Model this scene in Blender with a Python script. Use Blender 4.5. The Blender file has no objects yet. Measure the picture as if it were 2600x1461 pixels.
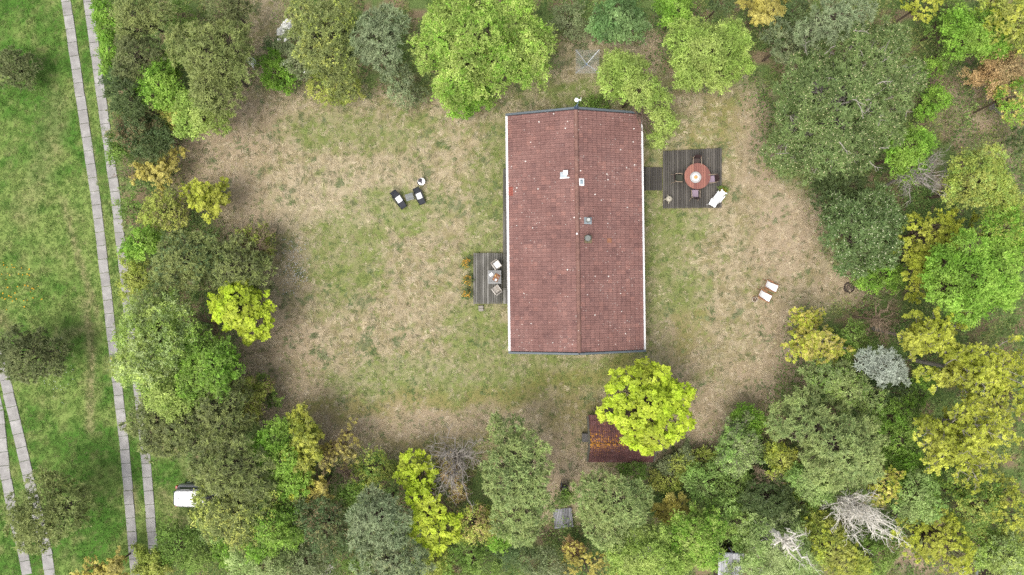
import bpy, math, random
import numpy as np
from mathutils import Matrix, Vector

# ------------------------------------------------------------------ camera, sky, sun, exposure
SC = bpy.context.scene
COL = SC.collection
CAM_H = 50.0                      # drone height in metres
F = 1800.0                        # focal length in pixels of the 2600 px wide photograph
cam_d = bpy.data.cameras.new('camera')
cam = bpy.data.objects.new('camera', cam_d)
COL.objects.link(cam)
cam.location = (0, 0, CAM_H)
cam.rotation_euler = (0, 0, 0)    # straight down, north up
cam_d.sensor_width = 36.0
cam_d.lens = 36.0 * F / 2600.0
cam_d.clip_end = 2000.0
SC.camera = cam

SUN_EL, SUN_AZ = math.radians(66), math.radians(226)   # azimuth clockwise from north: light from the south-west
world = bpy.data.worlds.new('World')
SC.world = world
world.use_nodes = True
wn = world.node_tree.nodes
sky = wn.new('ShaderNodeTexSky')
sky.sky_type = 'NISHITA'
sky.sun_disc = False
sky.sun_elevation = SUN_EL
sky.sun_rotation = SUN_AZ
sky.air_density = 0.8
sky.dust_density = 4.0
sky.ozone_density = 0.6
wn['Background'].inputs['Strength'].default_value = 0.15
grey = wn.new('ShaderNodeHueSaturation')          # thin even cloud: the blue of the clear sky is mostly veiled
grey.inputs['Saturation'].default_value = 0.35
world.node_tree.links.new(sky.outputs[0], grey.inputs['Color'])
world.node_tree.links.new(grey.outputs[0], wn['Background'].inputs['Color'])
sun_d = bpy.data.lights.new('sun', 'SUN')
sun_d.energy = 0.95
sun_d.angle = math.radians(34)
sun_d.color = (1.0, 0.95, 0.86)
sun = bpy.data.objects.new('sun', sun_d)
COL.objects.link(sun)
sdir = Vector((math.sin(SUN_AZ) * math.cos(SUN_EL), math.cos(SUN_AZ) * math.cos(SUN_EL), math.sin(SUN_EL)))
sun.rotation_euler = sdir.to_track_quat('Z', 'Y').to_euler()
sun.location = (-20, -20, 60)
SC.view_settings.view_transform = 'Standard'
SC.view_settings.look = 'None'
SC.view_settings.gamma = 1.0
SC.view_settings.exposure = 0.92
SC.view_settings.use_curve_mapping = False
SC.cycles.max_bounces = 6
SC.cycles.diffuse_bounces = 3
SC.cycles.glossy_bounces = 2
SC.cycles.transmission_bounces = 3
SC.cycles.use_denoising = False

# ------------------------------------------------------------------ helpers
def W(px, py, z=0.0):
    """survey point: a pixel of the 2600 px photograph, at height z, in metres"""
    d = CAM_H - z
    return Vector(((px - 1300.0) * d / F, (730.5 - py) * d / F, z))
DK = 1.00932                      # overview (2576 px) to full size
def WD(px, py, z=0.0):
    return W(px * DK, py * DK, z)
def lin(c):
    c = c / 255.0
    return c / 12.92 if c <= 0.04045 else ((c + 0.055) / 1.055) ** 2.4
ALB = 0.62
def rgb(r, g, b, k=ALB):
    return (lin(r) * k, lin(g) * k, lin(b) * k)

def tag(o, label=None, cat=None, group=None, kind=None):
    if label: o['label'] = label
    if cat: o['category'] = cat
    if group: o['group'] = group
    if kind: o['kind'] = kind
    return o

def thing(name, label, cat, loc=(0, 0, 0), rz=0.0, group=None):
    o = bpy.data.objects.new(name, None)
    o.empty_display_size = 0.2
    COL.objects.link(o)
    o.location = loc
    o.rotation_euler = (0, 0, rz)
    return tag(o, label, cat, group)

class MB:
    """collects simple shapes and links them as ONE mesh object"""
    def __init__(s):
        s.v, s.f = [], []
    def add(s, verts, faces):
        n = len(s.v)
        s.v += [tuple(v) for v in verts]
        s.f += [tuple(n + i for i in f) for f in faces]
        return s
    def box(s, c, size, rz=0.0, m=None):
        hx, hy, hz = size[0] / 2, size[1] / 2, size[2] / 2
        b = min(hx, hy, hz) * 0.25
        vs = []
        for z, k in ((-hz, 0), (hz - b, 0), (hz, b)):
            for x, y in ((-1, -1), (1, -1), (1, 1), (-1, 1)):
                vs.append(Vector((x * (hx - k), y * (hy - k), z)))
        R = m if m is not None else Matrix.Rotation(rz, 3, 'Z')
        c = Vector(c)
        s.add([R @ v + c for v in vs], [(3, 2, 1, 0), (0, 1, 5, 4), (1, 2, 6, 5), (2, 3, 7, 6), (3, 0, 4, 7),
              (4, 5, 9, 8), (5, 6, 10, 9), (6, 7, 11, 10), (7, 4, 8, 11), (8, 9, 10, 11)])
        return s
    def bar(s, p0, p1, w, t):
        """rectangular bar from p0 to p1, w wide (level), t thick"""
        p0, p1 = Vector(p0), Vector(p1)
        d = p1 - p0
        x = d.normalized()
        y = Vector((0, 0, 1)).cross(x)
        if y.length < 1e-4: y = Vector((0, 1, 0))
        y.normalize()
        z = x.cross(y)
        m = Matrix((x, y, z)).transposed()
        return s.box((p0 + p1) / 2, (d.length, w, t), m=m)
    def tube(s, pts, r, n=8, caps=True):
        pts = [Vector(p) for p in pts]
        rs = r if isinstance(r, (list, tuple)) else [r] * len(pts)
        rings = []
        for i, p in enumerate(pts):
            a = pts[max(i - 1, 0)]; b = pts[min(i + 1, len(pts) - 1)]
            d = (b - a).normalized()
            u = d.cross(Vector((0, 0, 1)))
            if u.length < 1e-3: u = Vector((1, 0, 0))
            u.normalize(); w = d.cross(u)
            rings.append([p + (u * math.cos(k * 2 * math.pi / n) + w * math.sin(k * 2 * math.pi / n)) * rs[i] for k in range(n)])
        vs = [v for rg in rings for v in rg]
        fs = []
        for i in range(len(pts) - 1):
            for k in range(n):
                fs.append((i * n + k, i * n + (k + 1) % n, (i + 1) * n + (k + 1) % n, (i + 1) * n + k))
        if caps:
            fs.append(tuple(range(n - 1, -1, -1)))
            fs.append(tuple((len(pts) - 1) * n + k for k in range(n)))
        return s.add(vs, fs)
    def lathe(s, prof, c=(0, 0, 0), n=24, sx=1.0, sy=1.0, caps=True):
        """prof: (radius, z) from bottom to top"""
        vs, fs = [], []
        for r, z in prof:
            for k in range(n):
                a = 2 * math.pi * k / n
                vs.append((c[0] + r * sx * math.cos(a), c[1] + r * sy * math.sin(a), c[2] + z))
        for i in range(len(prof) - 1):
            for k in range(n):
                fs.append((i * n + k, i * n + (k + 1) % n, (i + 1) * n + (k + 1) % n, (i + 1) * n + k))
        if caps and prof[0][0] > 1e-5: fs.append(tuple(range(n - 1, -1, -1)))
        if caps and prof[-1][0] > 1e-5: fs.append(tuple((len(prof) - 1) * n + k for k in range(n)))
        return s.add(vs, fs)
    def prism(s, poly, z0, z1):
        n = len(poly)
        vs = [(x, y, z0) for x, y in poly] + [(x, y, z1) for x, y in poly]
        fs = [tuple(range(n - 1, -1, -1)), tuple(range(n, 2 * n))]
        for k in range(n):
            fs.append((k, (k + 1) % n, n + (k + 1) % n, n + k))
        return s.add(vs, fs)
    def strip(s, path, x0, x1, t=0.02, xs=None):
        """a sheet of thickness t that follows path [(y, z)...] between x0 and x1"""
        vs, fs = [], []
        n = len(path)
        for dz in (0, -t):
            for y, z in path:
                vs += [(x0, y, z + dz), (x1, y, z + dz)]
        for i in range(n - 1):
            a = 2 * i
            fs.append((a, a + 1, a + 3, a + 2))
            b = 2 * n + 2 * i
            fs.append((b, b + 2, b + 3, b + 1))
            fs.append((a, a + 2, b + 2, b)); fs.append((a + 1, b + 1, b + 3, a + 3))
        fs.append((0, 2 * n, 2 * n + 1, 1))
        e = 2 * n - 2
        fs.append((e, e + 1, 2 * n + e + 1, 2 * n + e))
        return s.add(vs, fs)
    def mesh(s, name, mat=None, smooth=False):
        me = bpy.data.meshes.new(name)
        me.from_pydata(s.v, [], s.f)
        if mat: me.materials.append(mat)
        if smooth: me.polygons.foreach_set('use_smooth', [True] * len(me.polygons))
        me.update()
        return me
    def build(s, name, mat, parent=None, smooth=False, loc=None):
        return link(name, s.mesh(name, mat, smooth), parent, loc)

def link(name, me, parent=None, loc=None, rot=None):
    o = bpy.data.objects.new(name, me)
    COL.objects.link(o)
    if parent: o.parent = parent
    if loc is not None: o.location = loc
    if rot is not None: o.rotation_euler = rot
    return o

def copy_tree(o, parent=None):
    c = o.copy()
    COL.objects.link(c)
    if parent: c.parent = parent
    for ch in list(o.children): copy_tree(ch, c)
    return c

def np_mesh(name, verts, nper, mat, cols=None, smooth=False):
    """verts (N*nper, 3): N separate faces of nper corners each, one colour per vertex"""
    verts = np.ascontiguousarray(verts, dtype=np.float32)
    nv = len(verts); nf = nv // nper
    me = bpy.data.meshes.new(name)
    me.vertices.add(nv)
    me.vertices.foreach_set('co', verts.ravel())
    me.loops.add(nv)
    me.loops.foreach_set('vertex_index', np.arange(nv, dtype=np.int32))
    me.polygons.add(nf)
    me.polygons.foreach_set('loop_start', np.arange(0, nv, nper, dtype=np.int32))
    if smooth: me.polygons.foreach_set('use_smooth', np.ones(nf, dtype=bool))
    if cols is not None:
        a = me.color_attributes.new('tint', 'FLOAT_COLOR', 'POINT')
        c4 = np.ones((nv, 4), dtype=np.float32); c4[:, :3] = cols
        a.data.foreach_set('color', c4.ravel())
    me.materials.append(mat)
    me.update(calc_edges=True)
    return me

# value noise in numpy
def _h(ix, iy, seed):
    n = (ix.astype(np.int64) * 374761393 + iy.astype(np.int64) * 668265263 + seed * 1442695041) & 0xFFFFFFFF
    n = ((n ^ (n >> 13)) * 1274126177) & 0xFFFFFFFF
    n = n ^ (n >> 16)
    return (n & 0xFFFFFF) / float(0xFFFFFF)
def vnoise(x, y, seed=0):
    ix, iy = np.floor(x), np.floor(y)
    fx, fy = x - ix, y - iy
    fx = fx * fx * (3 - 2 * fx); fy = fy * fy * (3 - 2 * fy)
    a = _h(ix, iy, seed); b = _h(ix + 1, iy, seed); c = _h(ix, iy + 1, seed); d = _h(ix + 1, iy + 1, seed)
    return (a * (1 - fx) + b * fx) * (1 - fy) + (c * (1 - fx) + d * fx) * fy
def fbm(x, y, seed=0, o=4):
    s, a, t = 0, 0.5, 0
    for i in range(o):
        s = s + a * vnoise(x * 2 ** i, y * 2 ** i, seed + 17 * i); t += a; a *= 0.55
    return s / t
def sstep(a, b, x):
    t = np.clip((x - a) / (b - a), 0, 1)
    return t * t * (3 - 2 * t)

# ------------------------------------------------------------------ materials
def mat_new(name):
    m = bpy.data.materials.new(name)
    m.use_nodes = True
    nt = m.node_tree
    return m, nt, nt.nodes, nt.links, nt.nodes['Principled BSDF']
def ramp(nd, stops):
    r = nd.new('ShaderNodeValToRGB')
    el = r.color_ramp.elements
    while len(el) < len(stops): el.new(0.5)
    for e, (p, c) in zip(el, stops):
        e.position = p; e.color = (c[0], c[1], c[2], 1)
    return r
def noise(nd, ln, scale, detail=4, vec=None, rough=0.6):
    n = nd.new('ShaderNodeTexNoise')
    n.inputs['Scale'].default_value = scale
    n.inputs['Detail'].default_value = detail
    n.inputs['Roughness'].default_value = rough
    if vec is not None: ln.new(vec, n.inputs['Vector'])
    return n
def mixc(nd, ln, fac, a, b, mode='MIX'):
    m = nd.new('ShaderNodeMix'); m.data_type = 'RGBA'; m.blend_type = mode
    for v, i in ((fac, 0), (a, 6), (b, 7)):
        if isinstance(v, bpy.types.NodeSocket): ln.new(v, m.inputs[i])
        elif isinstance(v, (int, float)): m.inputs[i].default_value = v
        else: m.inputs[i].default_value = (v[0], v[1], v[2], 1)
    return m.outputs[2]
def scaled(nd, ln, sx, sy, sz, src='Object'):
    if src == 'world':
        v = nd.new('ShaderNodeNewGeometry').outputs['Position']
    else:
        v = nd.new('ShaderNodeTexCoord').outputs[src]
    mp = nd.new('ShaderNodeMapping')
    mp.inputs['Scale'].default_value = (sx, sy, sz)
    ln.new(v, mp.inputs['Vector'])
    return mp.outputs[0]
def worn(name, c, var=0.25, scale=12.0, rough=0.6, spec=0.3, metal=0.0, stretch=(1, 1, 1), bump=0.0, src='world'):
    """plain material with a little worn colour"""
    m, nt, nd, ln, p = mat_new(name)
    v = scaled(nd, ln, *stretch, src=src)
    n = noise(nd, ln, scale, 5, v)
    r = ramp(nd, [(0.25, [x * (1 - var) for x in c]), (0.75, [min(x * (1 + var), 0.9) for x in c])])
    ln.new(n.outputs[0], r.inputs[0])
    ln.new(r.outputs[0], p.inputs['Base Color'])
    p.inputs['Roughness'].default_value = rough
    p.inputs['Specular IOR Level'].default_value = spec
    p.inputs['Metallic'].default_value = metal
    if bump:
        b = nd.new('ShaderNodeBump'); b.inputs['Strength'].default_value = bump; b.inputs['Distance'].default_value = 0.01
        ln.new(n.outputs[0], b.inputs['Height']); ln.new(b.outputs[0], p.inputs['Normal'])
    return m

def tint_mat(name, rough=0.6, spec=0.2, trans=0.0):
    m, nt, nd, ln, p = mat_new(name)
    a = nd.new('ShaderNodeAttribute'); a.attribute_name = 'tint'
    ln.new(a.outputs['Color'], p.inputs['Base Color'])
    p.inputs['Roughness'].default_value = rough
    p.inputs['Specular IOR Level'].default_value = spec
    if trans:
        t = nd.new('ShaderNodeBsdfTranslucent')
        ln.new(a.outputs['Color'], t.inputs['Color'])
        mx = nd.new('ShaderNodeMixShader'); mx.inputs[0].default_value = trans
        ln.new(p.outputs[0], mx.inputs[1]); ln.new(t.outputs[0], mx.inputs[2])
        ln.new(mx.outputs[0], nd['Material Output'].inputs['Surface'])
    return m
M = {}
M['leaf'] = tint_mat('leaf', 0.5, 0.25, 0.35)
M['needle'] = tint_mat('needle', 0.5, 0.25, 0.15)
M['grass'] = tint_mat('grass', 0.7, 0.15, 0.25)
M['litter'] = tint_mat('litter', 0.7, 0.2, 0.1)
M['bark'] = worn('bark', rgb(120, 105, 90), 0.35, 6, 0.9, 0.1)
M['bark_pine'] = worn('bark_pine', rgb(118, 108, 94), 0.3, 6, 0.9, 0.1)
M['bark_grey'] = worn('bark_grey', rgb(180, 172, 162), 0.25, 6, 0.9, 0.1)
M['bark_twig'] = worn('bark_twig', rgb(165, 145, 122), 0.25, 6, 0.9, 0.1)
M['bark_dead'] = worn('bark_dead', rgb(226, 220, 208, .8), 0.15, 5, 0.9, 0.1)

# ------------------------------------------------------------------ what grows where (masks over the ground plan)
GX0, GY0, GS = -240.0, -240.0, 4.0
GW, GH = 764, 482
_gx, _gy = np.meshgrid(GX0 + GS * np.arange(GW), GY0 + GS * np.arange(GH))
def blur(m, r):
    r = max(1, int(r / GS))
    for _ in range(2):
        for ax in (0, 1):
            p = np.pad(m, [(r, r) if a == ax else (0, 0) for a in (0, 1)], mode='edge')
            c = np.cumsum(p, axis=ax)
            z = np.zeros_like(np.take(c, [0], axis=ax))
            c = np.concatenate([z, c], axis=ax)
            n = m.shape[ax]
            m = (np.take(c, np.arange(2 * r + 1, 2 * r + 1 + n), axis=ax) - np.take(c, np.arange(n), axis=ax)) / (2 * r + 1)
    return m
def poly_mask(pts, soft=20):
    ins = np.zeros((GH, GW), bool)
    n = len(pts)
    for i in range(n):
        x0, y0 = pts[i]; x1, y1 = pts[(i + 1) % n]
        if y0 == y1: continue
        c = ((y0 > _gy) != (y1 > _gy)) & (_gx < (x1 - x0) * (_gy - y0) / (y1 - y0) + x0)
        ins ^= c
    return blur(ins.astype(float), soft)
def ell_mask(lst, soft=0.35):
    m = np.zeros((GH, GW))
    for x, y, rx, ry in lst:
        d = np.sqrt(((_gx - x) / rx) ** 2 + ((_gy - y) / ry) ** 2)
        m = np.maximum(m, 1 - sstep(1 - soft, 1 + soft, d))
    return m
def path_mask(pts, w, soft=10):
    m = np.full((GH, GW), 1e9)
    for (x0, y0), (x1, y1) in zip(pts, pts[1:]):
        dx, dy = x1 - x0, y1 - y0
        t = np.clip(((_gx - x0) * dx + (_gy - y0) * dy) / (dx * dx + dy * dy), 0, 1)
        m = np.minimum(m, np.hypot(_gx - x0 - t * dx, _gy - y0 - t * dy))
    return 1 - sstep(w - soft, w + soft, m)

_lawn = poly_mask([(440, 350), (520, 270), (640, 190), (600, 60), (640, -30), (720, -30), (730, 190), (850, 230), (1000, 220), (1050, 260), (1250, 190), (1390, 180),
    (1400, 90), (1640, 60), (1650, 130), (1700, 230), (1880, 200), (1920, 330), (1930, 460), (2040, 470), (2080, 640), (2180, 700), (2150, 770),
    (2000, 790), (1970, 950), (1910, 1060), (1760, 1140), (1490, 1290), (1380, 1320), (1230, 1140), (900, 1170), (690, 1090), (590, 970), (600, 850),
    (670, 710), (550, 560), (450, 480)], 24)
_mead = poly_mask([(-300, -300), (300, -300), (240, 0), (300, 500), (320, 800), (340, 1100), (470, 1150), (500, 1310), (420, 1330), (420, 1700), (-300, 1700)], 16)
_green = ell_mask([(1225, 600, 60, 200), (1210, 850, 90, 130), (1370, 935, 240, 55), (1190, 980, 170, 60), (1660, 620, 50, 220), (1700, 560, 90, 60), (1460, 230, 170, 40),
    (1660, 340, 40, 60), (1700, 420, 60, 40), (1560, 930, 130, 40), (1260, 400, 40, 130), (1690, 760, 80, 110), (1020, 520, 110, 50), (900, 330, 170, 60), (870, 640, 90, 120), (1000, 960, 250, 50)], 0.5) * 0.9
_litter = ell_mask([(560, 360, 130, 110), (640, 290, 90, 70), (560, 470, 110, 60), (700, 900, 110, 120), (720, 1000, 120, 60), (1020, 1075, 260, 65), (1200, 1030, 160, 25), (1420, 1130, 70, 110),
    (1410, 1210, 60, 70), (1725, 890, 45, 60), (1700, 830, 50, 30), (1760, 1050, 60, 90), (1980, 590, 90, 120), (1900, 360, 50, 130), (1970, 870, 70, 120), (1900, 960, 70, 70), (2130, 720, 80, 40), (2470, 260, 130, 90), (2400, 300, 70, 50),
    (1640, 150, 30, 70), (1900, 460, 60, 40), (640, 560, 70, 60), (2540, 400, 50, 90), (2300, 1420, 90, 40), (2440, 1420, 60, 50)], 0.5)
_moss = np.maximum(path_mask([(760, 1050), (900, 1030), (1100, 1010), (1300, 990), (1480, 950), (1580, 910)], 22, 16) * 0.9,
    ell_mask([(1720, 860, 30, 60), (1770, 810, 26, 28), (1715, 820, 25, 22), (1805, 852, 10, 10), (1820, 300, 60, 60), (1790, 350, 60, 25), (1120, 1120, 190, 25), (1290, 1000, 70, 30), (1440, 1040, 70, 60), (1220, 1120, 60, 30)], 0.5) * 0.8)
_pale = ell_mask([(1960, 560, 60, 90), (560, 430, 60, 40), (1010, 960, 160, 50), (950, 480, 140, 70), (820, 500, 120, 80)], 0.6)
_streak = np.maximum.reduce([path_mask([(160, 510), (185, 600), (215, 700), (245, 790)], 7, 6), path_mask([(215, 760), (232, 900), (225, 1080)], 9, 8),
    path_mask([(190, 130), (215, 260), (238, 420), (262, 620), (285, 820)], 4, 4) * 0.9, path_mask([(150, 250), (110, 420), (60, 540)], 30, 28) * 0.45,
    path_mask([(335, 1230), (340, 1290)], 9, 8), path_mask([(0, 790), (25, 830)], 12, 10), path_mask([(150, 850), (195, 830)], 14, 12) * 0.6, path_mask([(440, 1300), (470, 1350)], 22, 16) * 0.7, path_mask([(405, 1240), (430, 1260)], 14, 12) * 0.6])
def samp(m, dx, dy):
    fx = np.clip((dx - GX0) / GS, 0, GW - 1.001); fy = np.clip((dy - GY0) / GS, 0, GH - 1.001)
    ix, iy = fx.astype(int), fy.astype(int)
    ax, ay = fx - ix, fy - iy
    return (m[iy, ix] * (1 - ax) + m[iy, ix + 1] * ax) * (1 - ay) + (m[iy + 1, ix] * (1 - ax) + m[iy + 1, ix + 1] * ax) * ay
def plan(X, Y):
    """ground point -> its place in the 2576 px plan"""
    return (X * F / CAM_H + 1300.0) / DK, (730.5 - Y * F / CAM_H) / DK
def ca(*c): return np.array(rgb(*c))
def zones(X, Y):
    dx, dy = plan(X, Y)
    wx = (fbm(X * 0.5, Y * 0.5, 3) - 0.5) * 90; wy = (fbm(X * 0.5, Y * 0.5, 4) - 0.5) * 90
    z = {k: samp(m, dx + wx, dy + wy) for k, m in (('green', _green), ('litter', _litter), ('moss', _moss), ('pale', _pale))}
    z['lawn'] = samp(_lawn, dx + wx * 0.3, dy + wy * 0.3)
    z['mead'] = samp(_mead, dx, dy)
    z['streak'] = samp(_streak, dx, dy)
    return z
def mix(a, b, t): return a + (b - a) * t[:, None]
def ground_colour(X, Y, z):
    n1 = fbm(X * 0.45, Y * 0.45, 11); n2 = fbm(X * 1.3, Y * 1.3, 12); n3 = fbm(X * 4.0, Y * 4.0, 13, 3)
    n4 = fbm(X * 2.2, Y * 2.2, 14, 3)
    dry = mix(ca(196, 180, 148)[None].repeat(len(X), 0), ca(168, 156, 116)[None], sstep(0.38, 0.62, n4))
    dry = mix(dry, ca(212, 196, 166)[None], z['pale'] * 0.6)
    grn = mix(ca(126, 142, 76)[None].repeat(len(X), 0), ca(154, 164, 96)[None], n3)
    g = np.clip(sstep(0.53, 0.66, 0.15 * n1 + 0.35 * n4 + 0.5 * n3) * 0.65 + z['green'] * (0.35 + 0.65 * n4), 0, 1)
    c = mix(dry, grn, g)
    lit = mix(ca(210, 188, 164)[None].repeat(len(X), 0), ca(178, 156, 126)[None], n3)
    c = mix(c, lit, np.clip(z['litter'] * (0.15 + 0.9 * n4), 0, 1))
    c = mix(c, ca(158, 152, 88)[None], z['moss'] * (0.5 + 0.5 * n2))
    md = mix(ca(92, 138, 54)[None].repeat(len(X), 0), ca(150, 172, 94)[None], sstep(0.36, 0.64, 0.6 * n1 + 0.4 * n4))
    md = mix(md, ca(160, 158, 108)[None], sstep(0.52, 0.7, 0.6 * n2 + 0.4 * n4) * 0.5)
    md = mix(md, ca(186, 168, 132)[None], z['streak'] * (0.4 + 0.5 * n3))
    wood = mix(ca(160, 142, 112)[None].repeat(len(X), 0), ca(124, 146, 84)[None], sstep(0.38, 0.52, n2))
    wood = mix(wood, lit, np.clip(z['litter'] * .8, 0, 1))
    c = mix(wood, c, z['lawn'])
    c = mix(c, md, z['mead'])
    return c, g

# ------------------------------------------------------------------ ground
def axis(a, b, step, far):
    mid = np.arange(a, b + step / 2, step)
    out = np.array(far)
    return np.concatenate([-out[::-1] + a, mid, out + b])
_ax = axis(-44, 44, 0.32, [3, 10, 40, 150, 500]); _ay = axis(-26, 26, 0.32, [3, 10, 40, 150, 500])
gx, gy = np.meshgrid(_ax, _ay)
X, Y = gx.ravel(), gy.ravel()
Z = (fbm(X * 0.9, Y * 0.9, 21) - 0.5) * 0.07 + (fbm(X * 3, Y * 3, 22, 2) - 0.5) * 0.05
gz = zones(X, Y)
gc, _g = ground_colour(X, Y, gz)
nx, ny = len(_ax), len(_ay)
me = bpy.data.meshes.new('ground')
me.vertices.add(nx * ny)
me.vertices.foreach_set('co', np.stack([X, Y, Z], 1).astype(np.float32).ravel())
ii = (np.arange(ny - 1)[:, None] * nx + np.arange(nx - 1)[None]).ravel()
quads = np.stack([ii, ii + 1, ii + nx + 1, ii + nx], 1).astype(np.int32)
me.loops.add(quads.size); me.loops.foreach_set('vertex_index', quads.ravel())
me.polygons.add(len(quads)); me.polygons.foreach_set('loop_start', np.arange(0, quads.size, 4, dtype=np.int32))
me.polygons.foreach_set('use_smooth', np.ones(len(quads), bool))
a = me.color_attributes.new('tint', 'FLOAT_COLOR', 'POINT')
c4 = np.ones((len(gc), 4), np.float32); c4[:, :3] = gc
a.data.foreach_set('color', c4.ravel())
me.update(calc_edges=True)
m, nt, nd, ln, p = mat_new('ground')
at = nd.new('ShaderNodeAttribute'); at.attribute_name = 'tint'
n1 = noise(nd, ln, 9.0, 6, scaled(nd, ln, 1, 1, 1, 'world'))
r1 = ramp(nd, [(0.3, (0.72, 0.72, 0.7)), (0.55, (1.0, 1.0, 1.0)), (0.8, (1.3, 1.26, 1.2))])
ln.new(n1.outputs[0], r1.inputs[0])
c = mixc(nd, ln, 1.0, at.outputs['Color'], r1.outputs[0], 'MULTIPLY')
ln.new(c, p.inputs['Base Color'])
p.inputs['Roughness'].default_value = 0.9
p.inputs['Specular IOR Level'].default_value = 0.1
bp = nd.new('ShaderNodeBump'); bp.inputs['Strength'].default_value = 0.6; bp.inputs['Distance'].default_value = 0.05
ln.new(n1.outputs[0], bp.inputs['Height']); ln.new(bp.outputs[0], p.inputs['Normal'])
me.materials.append(m)
tag(link('ground', me), kind='structure')

# ------------------------------------------------------------------ concrete slab tracks
m, nt, nd, ln, p = mat_new('concrete')
v = scaled(nd, ln, 1, 1, 1, 'world')
na = noise(nd, ln, 1.6, 5, v); nb = noise(nd, ln, 22, 4, v)
ra = ramp(nd, [(0.3, rgb(166, 163, 160)), (0.55, rgb(188, 185, 182)), (0.75, rgb(212, 209, 205))])
rb = ramp(nd, [(0.3, (0.75, 0.74, 0.72)), (0.7, (1.12, 1.12, 1.12))])
ln.new(na.outputs[0], ra.inputs[0]); ln.new(nb.outputs[0], rb.inputs[0])
oi = nd.new('ShaderNodeObjectInfo')
rr = ramp(nd, [(0.0, (0.92, 0.91, 0.9)), (1.0, (1.05, 1.05, 1.05))])
ln.new(oi.outputs['Random'], rr.inputs[0])
c = mixc(nd, ln, 1.0, ra.outputs[0], rb.outputs[0], 'MULTIPLY')
c = mixc(nd, ln, 1.0, c, rr.outputs[0], 'MULTIPLY')
ln.new(c, p.inputs['Base Color']); p.inputs['Roughness'].default_value = 0.85
M['concrete'] = m
RAILS = []
def track(pts, width, slab, seed):
    """pts: centre line in the photograph, one slab after another along it"""
    rng = random.Random(seed)
    wp = [W(x, y, 0.05) for x, y in pts]
    RAILS.append(([(v.x, v.y) for v in wp], width))
    t = bpy.data.objects.new('concrete_track', None); COL.objects.link(t); t['kind'] = 'structure'
    t.location = wp[0]
    me = MB().box((0, 0, -0.05), (slab - 0.026, width, 0.12)).mesh('slab', M['concrete'])
    L = [0]
    for a, b in zip(wp, wp[1:]): L.append(L[-1] + (b - a).length)
    s = slab / 2
    while s < L[-1]:
        i = max(k for k in range(len(L) - 1) if L[k] <= s)
        d = (wp[i + 1] - wp[i]).normalized()
        q = wp[i] + d * (s - L[i])
        nrm = Vector((-d.y, d.x, 0))
        q = q + nrm * rng.uniform(-0.012, 0.012)
        link('slab', me, t, (q - t.location) + Vector((0, 0, rng.uniform(-0.012, 0.012))),
             (rng.uniform(-.01, .01), rng.uniform(-.008, .008), math.atan2(d.y, d.x) + rng.uniform(-.012, .012)))
        s += slab
track([(163, -30), (167, 0), (203, 240), (242, 500), (272, 750), (298, 980), (315, 1127), (339, 1406), (346, 1500)], 0.66, 0.965, 1)
track([(219, -30), (223, 0), (259, 260), (293, 500), (325, 780), (350, 980), (367, 1127), (387, 1375), (396, 1500)], 0.66, 0.965, 2)
track([(-30, 830), (12, 961), (68, 1196), (119, 1406), (132, 1500)], 0.76, 0.98, 3)
track([(-30, 940), (-4, 1045), (13, 1203), (33, 1306), (56, 1393), (72, 1475)], 0.72, 0.98, 4)
def near_rail(X, Y):
    m = np.zeros(len(X), bool)
    for pts, w in RAILS:
        for (x0, y0), (x1, y1) in zip(pts, pts[1:]):
            dx, dy = x1 - x0, y1 - y0
            t = np.clip(((X - x0) * dx + (Y - y0) * dy) / (dx * dx + dy * dy), 0, 1)
            m |= np.hypot(X - x0 - t * dx, Y - y0 - t * dy) < w / 2 - 0.05 + 0.06 * (vnoise(X * 2.5, Y * 2.5, 91) - .5)
    return m

# ------------------------------------------------------------------ grass blades, fallen leaves, undergrowth, flowers
rng = np.random.default_rng(5)
HOUSE_C = W(1461.5, 591.5, 2.5)
def blocked(X, Y):
    b = near_rail(X, Y)
    dx, dy = plan(X, Y)
    b |= (np.abs(X - HOUSE_C.x) < 4.2) & (np.abs(Y - HOUSE_C.y) < 7.6)
    fx, fy = dx * DK, dy * DK
    b |= (fx > 1684) & (fx < 1832) & (fy > 386) & (fy < 529)
    b |= (fx > 1630) & (fx < 1690) & (fy > 426) & (fy < 485)
    b |= (fx > 1202) & (fx < 1300) & (fy > 644) & (fy < 771)
    b |= (fx > 1276) & (fx < 1300) & (fy > 429) & (fy < 650)
    return b
def scatter(n, box=(-36.6, -20.8, 36.6, 20.8)):
    X = rng.uniform(box[0], box[2], n); Y = rng.uniform(box[1], box[3], n)
    return X, Y
def gheight(X, Y): return (fbm(X * 0.9, Y * 0.9, 21) - 0.5) * 0.07 + (fbm(X * 3, Y * 3, 22, 2) - 0.5) * 0.05
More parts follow.
